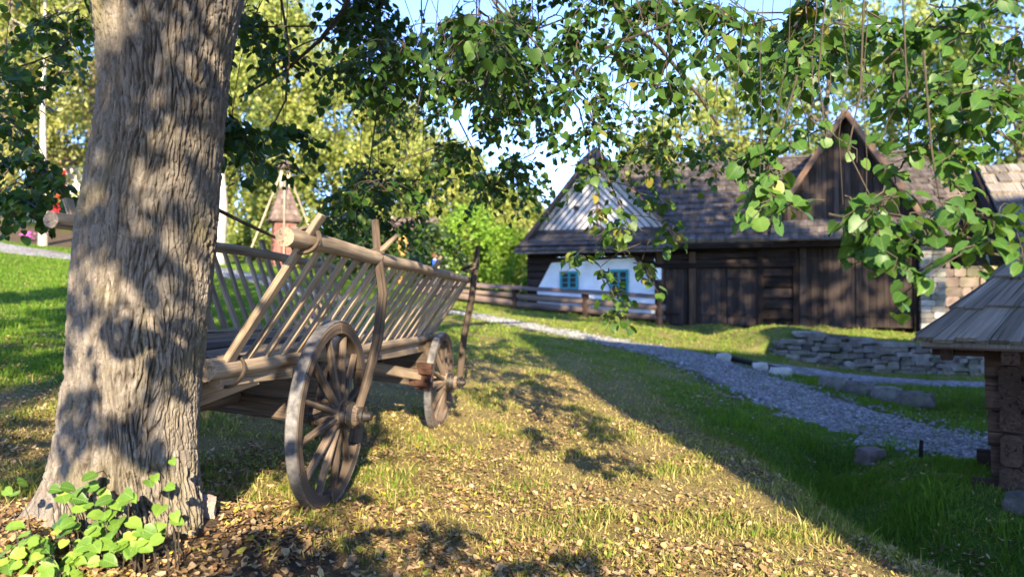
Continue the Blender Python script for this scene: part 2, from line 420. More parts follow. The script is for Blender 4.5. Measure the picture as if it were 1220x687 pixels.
def gravelmat(name, tint=1.):
    m, t, N = new_mat(name)
    tc = t.nodes.new('ShaderNodeTexCoord'); v = tc.outputs['Object']
    vo = t.nodes.new('ShaderNodeTexVoronoi'); vo.inputs['Scale'].default_value = 24; t.links.new(v, vo.inputs['Vector'])
    sep = t.nodes.new('ShaderNodeSeparateColor'); t.links.new(vo.outputs['Color'], sep.inputs[0])
    c = ramp(t, sep.outputs[0], [(0, (.09, .085, .083)), (.5, (.20, .19, .185)), (1, (.37, .355, .35))])
    big = noise(t, v, .8, 5, .7)
    c = mixc(t, ramp(t, big, [(.48, (0, 0, 0)), (.66, (.8, .8, .8))]), c, (.13, .10, .085))
    finish(t, c, .9, bump(t, vo.outputs['Distance'], -1., .03), .2); return m
M['gravel'] = gravelmat('gravel')
M['pebble'] = stone('gravel_pebble', (.13, .125, .12), (.24, .23, .22), (.42, .40, .39), 9)

# ------------------------------------------------------------------ terrain
TREE = Vector((-1.62, 3.2, 0))
_cp = np.array([
    (0,0,-1.35),(-3,0,-1.15),(3,0,-1.55),(0,-8,-1.5),(-8,-5,-.95),(8,-5,-2.0),(9,1,-1.9),
    (-1.17,4.4,-1.22),(-2.25,4.5,-1.11),(-.75,7.2,-1.19),(-1.9,7.3,-1.06),(-1.62,3.2,-1.03),
    (-.9,2.7,-1.13),(0,3.4,-1.27),(1,3.5,-1.32),(1.9,3.6,-1.40),(1.5,7,-1.27),(.6,9.8,-1.05),(-.6,16,-.48),
    (2.96,4.27,-1.58),(3.96,6.05,-1.52),(2.33,5.86,-1.37),(2.9,6.9,-1.55),
    (5.1,8,-1.70),(4.4,10,-1.60),(4.1,14.5,-1.20),(1.7,16.5,-.84),(-.2,17,-.5),(-1.35,17,-.3),(-5.7,20,.18),(-8.6,22,.87),(-17.3,25,1.79),
    (7.1,16.1,-1.66),(9.7,15,-1.76),(5,15.2,-1.40),(6.2,17.3,-1.30),(11,17.1,-1.75),(7.5,12,-1.75),
    (4.77,24.7,-.78),(8.8,23.5,-1.55),(12.5,22.5,-1.77),(.3,26,-.3),(-1.45,25.6,-.12),(2.5,20.5,-.72),(6,20.5,-1.18),(6.8,24.1,-1.55),(5.8,24.3,-.96),(6.9,20.8,-1.64),(8.4,18.6,-1.62),(8.8,21,-1.66),
    (-6.5,10,-.5),(-13.8,20,.84),(-3.6,5.6,-.95),(-4,14,-.3),(-6,5,-.75),
    (-20.8,30,3.0),(-30,60,6),(0,45,1),(15,45,-.5),(30,30,-1.5),(30,60,2),(-10,35,1.7),(-3,32,.6),(-40,20,4),(30,5,-2.2),(20,15,-1.9),(60,40,0),(-60,50,8),(0,100,4),(80,120,4),(-80,120,10),(-40,-30,1),(40,-30,-3)], float)
def _tps(r2): return np.where(r2 > 0, .5 * r2 * np.log(r2 + 1e-12), 0)
_n = len(_cp)
_A = np.zeros((_n + 3, _n + 3)); _d = _cp[:, None, :2] - _cp[None, :, :2]
_A[:_n, :_n] = _tps((_d ** 2).sum(-1)) + np.eye(_n) * .02
_A[:_n, _n] = 1; _A[:_n, _n + 1:] = _cp[:, :2]; _A[_n:, :_n] = _A[:_n, _n:].T
_w = np.linalg.solve(_A, np.concatenate([_cp[:, 2], [0, 0, 0]]))
DITCH = [(3.75, 8.6), (3.1, 7.4), (2.75, 6.2), (2.7, 5.2), (3.1, 4.2), (4.0, 3.0), (6, 1)]
PATH = [(-30, 29.5), (-17.3, 25), (-8.6, 22), (-5.7, 20.2), (-3.5, 18.6), (-1.35, 17.4), (.6, 16.8), (2.2, 15.8), (3.6, 13.6), (4.2, 11.4), (4.8, 9.5), (5.9, 8.1), (8, 6.9), (12, 6)]
PATHW = [1.8, 1.6, 1.4, 1.2, 1.2, 1.5, 1.5, 1.7, 1.9, 2.0, 2.0, 2.1, 2.2, 2.4]
BRANCH = [(3.0, 15.6), (5, 15.5), (7.1, 16.05), (9.7, 15.3), (13, 14.4), (18, 13)]
def wall_d(x): return 17.35 - .05 * (x - 6.2)
def dist_poly(x, y, poly):
    x = np.asarray(x, float); y = np.asarray(y, float); best = np.full(x.shape, 1e9); par = np.zeros(x.shape)
    for i in range(len(poly) - 1):
        ax, ay = poly[i]; bx, by = poly[i + 1]; dx, dy = bx - ax, by - ay
        t = np.clip(((x - ax) * dx + (y - ay) * dy) / (dx * dx + dy * dy), 0, 1)
        dd = np.hypot(x - ax - t * dx, y - ay - t * dy); m = dd < best
        best = np.where(m, dd, best); par = np.where(m, i + t, par)
    return best, par
def terrain(x, y):
    """world height without small bumps"""
    x = np.asarray(x, float); y = np.asarray(y, float); sh = x.shape; X = x.ravel(); Y = y.ravel()
    Z = np.empty(len(X))
    for i in range(0, len(X), 20000):
        xs, ys = X[i:i+20000], Y[i:i+20000]
        r2 = (xs[:, None] - _cp[None, :, 0]) ** 2 + (ys[:, None] - _cp[None, :, 1]) ** 2
        Z[i:i+20000] = _tps(r2) @ _w[:_n] + _w[_n] + _w[_n+1] * xs + _w[_n+2] * ys
    dd, pr = dist_poly(X, Y, DITCH)
    Z -= .34 * np.exp(-(dd / .50) ** 2) * sstep(0, .5, pr + .15)
    S = .72 * sstep(5.4, 6.9, X); Z += S * sstep(-.06, .10, Y - wall_d(X))
    rt = np.hypot(X - TREE.x, Y - TREE.y); Z += .13 * np.exp(-(rt / .62) ** 2)
    return (Z + CH).reshape(sh)
def bumps(x, y):
    r = np.hypot(x, y); k = np.exp(-r / 14)
    return k * (.020 * pnoise(x * 2.1, y * 2.1, 0, 1) + .012 * pnoise(x * 6, y * 6, 0, 2))
def path_mask(x, y):
    d1, p1 = dist_poly(x, y, PATH); w = np.interp(p1, range(len(PATHW)), PATHW) * .5
    d2, _ = dist_poly(x, y, BRANCH)
    n = .22 * pnoise(x * 1.3, y * 1.3, 0, 5) + .10 * pnoise(x * 5, y * 5, 0, 6)
    a = np.clip((w + n - d1) / .25 + .5, 0, 1); b = np.clip((.42 + n - d2) / .2 + .5, 0, 1)
    return np.maximum(a, b)
def height(x, y): return terrain(x, y) + bumps(x, y) * (1 - path_mask(x, y))
def H(x, y): return float(height(np.array([x]), np.array([y]))[0])
def lush_f(x, y):
    """0 dry straw lawn ... 1 lush green"""
    a = sstep(1.9, 2.9, x + .1 * (y - 5)) * sstep(13, 9, y)               # ditch side
    b = sstep(-2.2, -4.5, x + .18 * (y - 5) * 0) * sstep(5.5, 8.5, y)      # far left lawn
    c = .30 * sstep(.2, 1.4, x + .206 * (y - 3.6) - 1.9) * sstep(3, 5, y)  # slope past the shadow edge: greener grass, part of it painted shade
    d = .50 * sstep(8, 13, y)
    e = .35 * np.exp(-((x + 1.5) ** 2 + (y - 5.3) ** 2) / 1.5)
    f = .9 * sstep(2.2, 3.4, x) * sstep(9, 11, y) * sstep(16.2, 15.0, y)
    return np.clip(np.maximum.reduce([a, b, c, d, e, f, np.full(np.shape(x), .06)]), 0, 1)
def soil_f(x, y):
    rt = np.hypot(x - TREE.x, y - TREE.y)
    s = .85 * np.exp(-((rt - .25) / .55) ** 2) + .40 * np.exp(-((x + .9) ** 2 + (y - 3.1) ** 2) / .9)
    d1, p1 = dist_poly(x, y, PATH); s = np.maximum(s, .62 * np.exp(-((d1 - .9) / .7) ** 2) * sstep(6.3, 7.2, p1) * sstep(11, 9, p1))
    s = np.maximum(s, .55 * np.exp(-((x - 3.6) ** 2 + (y - 4.9) ** 2) / .5))
    s = np.maximum(s, .75 * sstep(-9, -13, x) * sstep(25.8, 27, y) * sstep(34, 31, y))
    return s

def make_ground():
    def axis(neg, pos, fine, n): 
        t = np.linspace(-1, 1, n)
        a = np.where(t < 0, -neg * (np.exp(-t * fine) - 1) / (math.exp(fine) - 1), pos * (np.exp(t * fine) - 1) / (math.exp(fine) - 1))
        return a
    xs = axis(190, 190, 6.2, 361)
    ys = np.concatenate([axis(60, 0, 3, 41)[:20] , 2.2 + axis(2.2, 330, 6.2, 521)[130:]])
    ys = np.unique(np.round(np.concatenate([np.linspace(-60, -2, 24), np.linspace(-1.6, 1.8, 12), 2.0 + 330 * (np.exp(np.linspace(0, 1, 380) * 5.6) - 1) / (math.exp(5.6) - 1), np.linspace(16.9, 17.6, 15)]), 4))
    X, Y = np.meshgrid(xs, ys)
    Z = height(X, Y)
    ny, nx = X.shape
    V = np.stack([X, Y, Z], -1).reshape(-1, 3)
    I = np.arange(ny * nx).reshape(ny, nx)
    Q = np.stack([I[:-1, :-1], I[:-1, 1:], I[1:, 1:], I[1:, :-1]], -1).reshape(-1, 4)
    o = fast_mesh('ground', V, [Q], M['ground'], {'lush': lush_f(X, Y).ravel(), 'soil': soil_f(X, Y).ravel()}, True)
    tag(o, 'sloping lawn with dry and green grass around the wagon', 'ground', kind='structure')
make_ground()

def make_path(name, poly, width, label, ragged=.30, lift=.022):
    pts = []
    P2 = [Vector((a, b)) for a, b in poly]
    for i in range(len(P2) - 1):
        p0 = P2[max(i-1, 0)]; p1 = P2[i]; p2 = P2[i+1]; p3 = P2[min(i+2, len(P2)-1)]
        for k in range(26):
            t = k / 26
            pts.append((.5 * ((2*p1) + (p2-p0)*t + (2*p0-5*p1+4*p2-p3)*t*t + (3*p1-p0-3*p2+p3)*t**3), i + t))
    V, n = [], 15
    for i, (p, par) in enumerate(pts):
        q = pts[min(i+1, len(pts)-1)][0] - pts[max(i-1, 0)][0]; q.normalize(); s = Vector((q.y, -q.x))
        w = np.interp(par, range(len(width)), width) * .5
        wl = w + ragged * 1.6 * float(pnoise(i * .22, 0, 0, 7)) + ragged * float(pnoise(i * .7, 3, 0, 8)); wr = w + ragged * 1.6 * float(pnoise(i * .22, 9, 0, 7)) + ragged * float(pnoise(i * .7, 13, 0, 8))
        for j in range(n):
            t = j / (n - 1) * 2 - 1
            r = p + s * (t * (wr if t > 0 else wl)); V.append((r.x, r.y, 1 - abs(t)))
    V = np.array(V); edge = V[:, 2].copy()
    V[:, 2] = terrain(V[:, 0], V[:, 1]) + lift * np.minimum(1, edge * 8) - .012 * (edge < .01) * 2 + .006 * pnoise(V[:, 0] * 4, V[:, 1] * 4, 0, 3)
    I = np.arange(len(V)).reshape(-1, n)
    Q = np.stack([I[:-1, :-1], I[:-1, 1:], I[1:, 1:], I[1:, :-1]], -1).reshape(-1, 4)
    tag(fast_mesh(name, V, [Q], M['gravel'], None, True), label, 'path', kind='structure')
make_path('gravel_path', PATH, PATHW, 'grey gravel track curving across the lawn in front of the barn')
make_path('footpath', BRANCH, [.85] * 6, 'narrow gravel footpath along the foot of the stone wall', .06, .030)

# pebbles on the path (uncountable)
def make_pebbles(n=9000):
    r = np.random.RandomState(3); k = len(PATH)
    par = r.uniform(5.0, 12.2, n); i = par.astype(int); t = par - i
    PA = np.array(PATH); c = PA[i] * (1 - t)[:, None] + PA[i + 1] * t[:, None]
    off = r.normal(0, .42, n) * np.interp(par, range(k), PATHW) * .7
    d = PA[i + 1] - PA[i]; d /= np.linalg.norm(d, axis=1)[:, None]
    x = c[:, 0] + d[:, 1] * off; y = c[:, 1] - d[:, 0] * off
    s = r.uniform(.012, .034, n); z = terrain(x, y) + .022 + s * .2
    base = np.array([(1,0,0),(-1,0,0),(0,1,0),(0,-1,0),(0,0,.7),(0,0,-.7)], float)
    ff = np.array([(0,2,4),(2,1,4),(1,3,4),(3,0,4),(2,0,5),(1,2,5),(3,1,5),(0,3,5)])
    a = r.uniform(0, 2 * pi, n); ca, sa = np.cos(a), np.sin(a)
    b = base[None] * r.uniform(.6, 1.3, (n, 6, 1)) * s[:, None, None]
    V = np.stack([b[..., 0] * ca[:, None] - b[..., 1] * sa[:, None] + x[:, None], b[..., 0] * sa[:, None] + b[..., 1] * ca[:, None] + y[:, None], b[..., 2] + z[:, None]], -1).reshape(-1, 3)
    Fc = (ff[None] + (np.arange(n) * 6)[:, None, None]).reshape(-1, 3)
    tag(fast_mesh('gravel', V, [Fc], M['pebble'], {'rnd': np.repeat(r.rand(n), 6)}), 'loose grey gravel stones lying over the track', 'gravel', kind='stuff')
make_pebbles()

# ------------------------------------------------------------------ farm buildings (facade frame: u right, v back)
FO = Vector((4.77, 24.7)); FA = radians(-16); FE = Vector((cos(FA), sin(FA))); FN = Vector((-sin(FA), cos(FA)))
def uf(px, v=0.):
    r = (px - 610) / F; ox, oy = FO.x + v * FN.x, FO.y + v * FN.y
    return (r * oy - ox) / (FE.x - r * FE.y)
def fz(px, py, v=0.):
    u = uf(px, v); d = FO.y + u * FE.y + v * FN.y
    return P(px, py, d).z
def fl(px, py, v=0.): return Vector((uf(px, v), v, fz(px, py, v)))     # facade-local point
def facade_root(name): return empty(name, (FO.x, FO.y, 0), (0, 0, FA))
def gz(u, v): return H(FO.x + u * FE.x + v * FN.x, FO.y + u * FE.y + v * FN.y)
Z = lambda rel: rel + CH

def log_courses(mb, p0, p1, z0, z1, n, dia, out):
    for k in range(n):
        z = z0 + (z1 - z0) * (k + .5) / n
        mb.beam((p0[0], p0[1], z), (p1[0], p1[1], z), dia, (z1 - z0) / n * .97, ch=.22, seg=5, wob=.01)

def build_barn():
    root = tag(facade_root('barn'), 'long dark timber barn with shingled roof, cross gable and big plank doors', 'barn')
    zr = Z(5.2); ze = Z(1.86); uL = -.35; uR = uf(1130)
    vr = 4.0
    zb = min(gz(0, 0), gz(8, 0)) - .3
    # walls
    w = MB(); u0 = 0.0; u1 = uf(1092)
    for (a, b) in ((uf(905), uf(950)), ):
        log_courses(w, (a, .12), (b, .12), zb, Z(1.75), 9, .24, 0)
    w.box((u0, .35, zb), (u1, .55, Z(1.8)), grain='x')                        # backing inside wall
    w.box((u0, 7.6, zb), (uR, 7.8, Z(1.8))); w.box((uR - .2, .6, zb), (uR, 7.6, Z(1.8)), grain='y')
    log_courses(w, (u0, .10), (uf(948), .10), fz(860, 317), Z(1.80), 3, .22, 0)
    log_courses(w, (uf(948), .10), (u1, .10), fz(1010, 292), Z(1.80), 1, .22, 0)
    w.build('wall', M['barn'], root)
    b = MB()
    b.beam((u0 - .1, -.05, fz(860, 316)), (uf(948), -.05, fz(860, 316)), .16, .16, seg=4, wob=.006)
    b.build('lintel', M['barn'], root)
    for px, ww in ((787, .26), (825, .22), (906, .18), (948, .16), (1093, .2)):
        q = MB(); u = uf(px); q.box((u - ww / 2, -.08, gz(u, 0) - .1), (u + ww / 2, .10, fz(px, 300)), grain='z'); q.build('post', M['beam'] if px < 900 else M['barn'], root)
    def door(x0, x1, yt, yb, leaves, name):
        ua, ub = uf(x0), uf(x1); zt = fz((x0 + x1) / 2, yt); zbm = gz((ua + ub) / 2, 0) + .03
        for L_ in range(leaves):
            a = ua + (ub - ua) * L_ / leaves; c = ua + (ub - ua) * (L_ + 1) / leaves
            d = MB(); x = a + .015
            while x < c - .02:
                ww = min(RNG.uniform(.13, .22), c - x - .012); d.box((x, .02 + RNG.uniform(-.012, .012), zbm + RNG.uniform(0, .03)), (x + ww - .008, .07, zt), grain='z'); x += ww
            do = d.build(name, M['door'], root)
            for zz in (zbm + .35, zt - .35):
                hh = MB(); hh.box((a + .03, -.005, zz - .03), (a + (c - a) * .62, .012, zz + .03)); hh.build('hinge', M['barn'], do)
    door(791, 820, 319, 385, 1, 'small_door')
    door(829, 904, 319, 386, 2, 'barn_door')
    door(952, 1090, 294, 397, 2, 'great_door')
    # main roof
    r = MB(); ov = -.75
    uL = -1.75; A = (uL, ov, ze - .05); B = (uR + .3, ov, ze - .05); C = (uR + .3, vr, zr); D = (uL, vr, zr)
    r.shingles(A, B, C, D, 14, .15, .085)
    r.shingles((uR + .3, 2 * vr - ov, ze), (uL, 2 * vr - ov, ze), D, C, 14, .3, .03)
    nd = Vector((0, -(zr - ze), vr - ov)).normalized() * -.09
    rf = None
    r.poly([Vector(A) + nd, Vector(B) + nd, Vector(C) + nd, Vector(D) + nd], .06, nd)
    rf = r.build('roof', M['shingle'], root)
    cp = MB(); cp.beam((uL, vr, zr + .05), (uR + .3, vr, zr + .05), .34, .07, seg=14, wob=.02); cp.build('ridge_board', M['shingle'], rf)
    q = MB(); q.box((-.35, -.70, ze - .22), (uR + .2, .5, ze - .10)); q.build('soffit', M['barn'], root)
    # cross gable
    pA = fl(1008, 132, -.75); pL = fl(920, 263, -.75); pR = pA + (pA - pL); pR.z = pL.z
    g = MB(); vg = -.42
    ua, ub = pL.x + .16, pR.x - .16; x = ua
    while x < ub - .02:
        ww = min(RNG.uniform(.14, .22), ub - x); xm = x + ww / 2
        h = lambda xx: pL.z + (pA.z - pL.z) * max(0, 1 - abs(xx - pA.x) / (pA.x - pL.x)) - .12
        g.poly([(x, vg, pL.z - .1), (x + ww - .012, vg, pL.z - .1), (x + ww - .012, vg, max(pL.z - .05, h(x + ww))), (x, vg, max(pL.z - .05, h(x)))], .05 + RNG.uniform(0, .015), (0, 1, 0)); x += ww
    g.build('gable_board', M['door'], root)
    gr = MB(); back = 4.4
    gr.shingles((pR.x, -.72, pR.z), (pR.x, back, pR.z), (pA.x, back, pA.z), (pA.x, -.72, pA.z), 15, .2, .03)
    gr.shingles((pL.x, back, pL.z), (pL.x, -.72, pL.z), (pA.x, -.72, pA.z), (pA.x, back, pA.z), 15, .2, .03)
    for s_, e_ in ((pL, pA), (pA, pR)):
        dn = Vector((0, 0, -.1)); gr.poly([(s_.x, -.70, s_.z - .05), (e_.x, -.70, e_.z - .05), (e_.x, back, e_.z - .05), (s_.x, back, s_.z - .05)], .06, (0, 0, -1))
    gr.build('gable_roof', M['shingle'], root)
    for s_ in (pL, pR):
        bb = MB(); bb.beam((s_.x, -.79, s_.z - .02), (pA.x, -.79, pA.z - .02), .05, .17, ch=.05); bb.build('bargeboard', M['board'], root)
    sk = MB(); sk.shingles((pL.x - .1, -1.0, fz(1008, 285, -1.0)), (pR.x + .25, -1.0, fz(1008, 285, -1.0)), (pR.x + .1, -.44, pL.z + .02), (pL.x + .05, -.44, pL.z + .02), 3, .18, .03)
    sk.build('skirt_roof', M['shingle'], root)
    # stone pillar, doorway and stone end wall
    pl = MB(); ua, ub = uf(1094), uf(1124); z0 = gz(ua, 0) - .15; z1 = fz(1108, 285); k = 0; z = z0
    while z < z1 - .05:
        hh = RNG.uniform(.11, .2); hh = min(hh, z1 - z); cut = ua + (ub - ua) * RNG.uniform(.35, .65)
        for a, c in ((ua, cut), (cut, ub)):
            pl.beam(((a + c) / 2, -.30 + RNG.uniform(-.02, .02), z + hh / 2), ((a + c) / 2, 1.2, z + hh / 2), c - a - .015, hh - .014, ch=.12)
        z += hh
    pl.build('stone_pillar', M['pillar'], root)
    sw = MB(); a, c = uf(1126, 2.2), uf(1186, 2.2); zz = gz(a, 2.2) - .2; top = fz(1150, 225, 2.2)
    while zz < top:
        hh = RNG.uniform(.2, .34); x = a
        while x < c - .05:
            ww = min(RNG.uniform(.25, .6), c - x); sw.beam((x + ww / 2, 2.2 + RNG.uniform(-.04, .04), zz + hh / 2), (x + ww / 2, 3.0, zz + hh / 2), ww - .02, hh - .02, ch=.16); x += ww
        zz += hh
    sw.build('stone_end_wall', M['brownstone'], root)
build_barn()

def build_cottage():
    root = tag(facade_root('log_cottage'), 'whitewashed log cottage with striped white gable and turquoise windows', 'cottage')
    uL = uf(628); uR = -.02; zb = gz(uL, 0) - .9; ze = Z(1.72)
    w = MB()
    log_courses(w, (uL, .10), (uR, .10), zb, ze, 12, .24, 0)
    log_courses(w, (uL + .1, .2), (uL + .1, 8), zb, ze, 12, .24, 0)
    log_courses(w, (uL, 8), (uR, 8), zb, ze, 9, .24, 0)
    w.build('wall', M['barn'], root)
    pan = MB()
    zbot = fz(700, 366, -.06)
    pts = [(uf(640, -.06), -.06, fz(640, 345, -.06)), (uf(657, -.06), -.06, fz(657, 313, -.06)), (uf(757, -.06), -.06, fz(757, 307, -.06)), (uf(780, -.06), -.06, fz(780, 336, -.06)), (uf(780, -.06), -.06, zbot - .2), (uf(640, -.06), -.06, zbot)]
    pan.poly(pts, .08, (0, 1, 0)); pan.build('whitewashed_panel', M['white'], root)  # slanted ends cut along the wall's diagonal shadows; dark logs stand for that shade
    for (x0, x1, y0, y1) in ((667, 689, 323, 345), (726, 749, 321, 351)):
        fr = MB(); a, c = uf(x0, -.1), uf(x1, -.1); z1 = fz(x0, y0, -.1); z0 = fz(x0, y1, -.1); t = .085; m_ = (a + c) / 2
        fr.box((a, -.13, z0), (a + t, -.05, z1), grain='z'); fr.box((c - t, -.13, z0), (c, -.05, z1), grain='z')
        fr.box((a + t, -.128, z1 - t), (c - t, -.05, z1)); fr.box((a + t, -.128, z0), (c - t, -.05, z0 + t))
        fr.box((m_ - .035, -.126, z0 + t), (m_ + .035, -.05, z1 - t), grain='z')
        for zz in (z0 + (z1 - z0) * .38, z0 + (z1 - z0) * .66): fr.box((a + t, -.112, zz - .015), (c - t, -.06, zz + .015))
        f = fr.build('window', M['teal'], root)
        p = MB(); p.box((a + .02, -.085, z0 + .02), (c - .02, -.065, z1 - .02)); p.build('pane', M['pane'], f)
    # striped gable
    v = -.12; gl = fl(638, 279, v); gr_ = fl(797, 270, v); zc = (gl.z + gr_.z) / 2; ap = Vector(((gl.x + gr_.x) / 2 - .1, v, Z(4.95)))
    gl.z = gr_.z = zc
    g = MB(); n = 18
    g.poly([gl, gr_, ap], .06, (0, 1, 0)); g.build('gable_board', M['gable'], root)
    b = MB(); s = -.155
    for side, foot in ((-1, gl), (1, gr_)):
        dv = (ap - foot); 
        for k in range(1, 10):
            x = foot.x + (ap.x - foot.x) * k / 10.
            # batten runs parallel to the roof edge, from the base up to the centre line
            hgt = (abs(ap.x - x)) / abs(ap.x - foot.x) * (ap.z - zc)
            b.beam((x, s, zc + .02), (ap.x, s, zc + hgt * .98), .035, .055, up=(0, 1, 0), ch=.1)
    b.beam((ap.x, s - .01, zc), (ap.x, s - .01, ap.z - .5), .05, .07, up=(0, 1, 0))
    b.build('batten', M['batten'], root)
    for px, py in ((687, 248), (739, 241)):
        h = MB(); q = fl(px, py, -.17); h.beam((q.x, -.195, q.z), (q.x, -.13, q.z), .17, .17, ch=.25); h.build('vent_hole', M['pane'], root)
    # steep gable roof
    vf, vb = -.62, 5.2; r = MB(); over = .25
    dl = (gl - ap); L0 = ap + dl * 1.16; L0b = Vector((L0.x, vb, L0.z)); L0.y = vf
    dr = (gr_ - ap); R0 = ap + dr * 1.16; R0.y = vf
    A = Vector((ap.x, vf, ap.z + .1))
    r.shingles(R0, (R0.x, vb, R0.z), (A.x, vb, A.z), A, 18, .17, .03)
    r.shingles((L0.x, vb, L0.z), L0, A, (A.x, vb, A.z), 18, .17, .03)
    for q in (L0, R0): r.poly([q, A, Vector((A.x, vb, A.z)), Vector((q.x, vb, q.z))], .06, (0, 0, -1))
    r.build('roof', M['shingle'], root)
    for q in (L0, R0):
        bb = MB(); bb.beam((q.x, vf - .03, q.z - .03), (A.x, vf - .03, A.z - .03), .045, .13, ch=.05); bb.build('bargeboard', M['batten'], root)
    hp = MB(); tz = A.z - .62; hw = .62 * abs((L0.x - A.x) / (L0.z - A.z))
    hp.shingles((A.x - hw - .12, vf - .38, tz), (A.x + hw + .12, vf - .38, tz), (A.x + .05, vf + .25, A.z + .08), (A.x - .05, vf + .25, A.z + .08), 5, .16, .03)
    hp.build('hipped_cap', M['shingle'], root)
    # skirt roof over the white wall
    s = MB(); vo = -1.0
    p0 = fl(616, 303, vo); p1 = fl(776, 293, vo); zz = (p0.z + p1.z) / 2
    s.shingles((p0.x - .1, vo, zz), (.6, vo, zz), (1.2, -.14, zc + .05), (gl.x - .15, -.14, zc + .05), 5, .18, .03)
    s.poly([(p0.x - .1, vo, zz - .03), (.6, vo, zz - .03), (.6, -.1, zc - .05), (gl.x - .1, -.1, zc - .05)], .05, (0, 0, -1))
    s.build('skirt_roof', M['shingle'], root)
    # long roof side at left end
    so = MB(); so.box((uL - .2, -.9, ze + .02), (uR, .2, ze + .12)); so.build('soffit', M['barn'], root)
    br = MB(); br.beam((uf(757, -.2), -.2, fz(757, 305, -.2)), (uf(788, -.2), -.2, fz(788, 348, -.2)), .14, .16, up=(0, 1, 0)); br.build('brace', M['barn'], root)
build_cottage()

def build_notice():
    u = uf(783, -.12); z0, z1 = fz(783, 333, -.12), fz(783, 315, -.12)
    r = facade_root('notice'); tag(r, 'small white paper notice on the brown post beside the barn door', 'notice')
    m = MB(); m.box((u - .14, -.115, z0), (u + .14, -.09, z1)); m.build('backing_board', M['white'], r)
    m = MB(); m.box((u - .115, -.121, z0 + .03), (u + .115, -.118, z1 - .03)); m.build('paper', M['paper'], r)
build_notice()

def build_fence():
    root = tag(facade_root('log_fence'), 'low log fence with a plank capping in front of the white cottage', 'fence')
    v = -1.0; ua, ub = uf(500, v), uf(789, v)
    n = 7; us = [ua + (ub - ua) * k / n for k in range(n + 1)]
    top = lambda u: fz(575, 338, v) + (fz(785, 351, v) - fz(575, 338, v)) * (u - uf(575, v)) / (uf(785, v) - uf(575, v))
    c = MB()
    for a, b in zip(us[:-1], us[1:]):
        for dv, dz in ((-.16, -.06), (.16, -.06), ):
            c.beam((a, v + dv, top(a) + dz), (b, v + dv, top(b) + dz), .30, .05, up=(0, .35 if dv > 0 else -.35, 1), seg=3, wob=.008)
    c.build('capping', M['fence'], root)
    for k in (1, 3, 5, 7):
        u = us[k] - .1; q = MB(); q.tube([(u, v, gz(u, v) - .2), (u, v, top(u) - .07)], [.13, .12], 10, .05); q.build('post', M['beam'], root)
    for f, px in ((.52, 0), (.12, 0)):
        for a, b in ((us[0], us[3]), (us[3], us[5]), (us[5], us[7])):
            q = MB(); g = lambda u: gz(u, v) + .12; za = g(a) + (top(a) - g(a)) * f; zb = g(b) + (top(b) - g(b)) * f
            q.tube([(a - .1, v, za), ((a + b) / 2, v + .02, (za + zb) / 2 - .02), (b + .1, v, zb)], [.11, .12, .10], 10, .06); q.build('rail', M['fence'], root)
build_fence()

# stone retaining wall below the barn
def build_stone_wall():
    mb = MB(); x = 6.0; x1 = 12.6
    root = empty('stone_wall', (6.2, 17.3, 0)); tag(root, 'dry stone retaining wall holding up the yard before the barn', 'wall')
    cap = MB(); off = Vector((6.2, 17.3, 0))
    rows = 8
    for k in range(rows):
        x = 6.0 + RNG.uniform(0, .2)
        while x < x1:
            w = RNG.uniform(.14, .55) * (1.2 if k == rows - 1 else 1); d = wall_d(x); zt = H(x, d + .5) - .05; zb = H(x, d - .35) - .12
            h = (zt - zb) / rows; z = zb + h * (k + .5)
            if h > .04:
                (cap if k == rows - 1 else mb).beam(Vector((x + w / 2, d - .12 + RNG.uniform(-.05, .05), z + RNG.uniform(-.015, .015))) - off, Vector((x + w / 2, d + .35, z)) - off, w - .015, h * RNG.uniform(.86, 1.08), ch=.25, seg=3, wob=.016)
            x += w
    mb.build('masonry', M['stone'], root); cap.build('coping', M['stone'], root)
build_stone_wall()

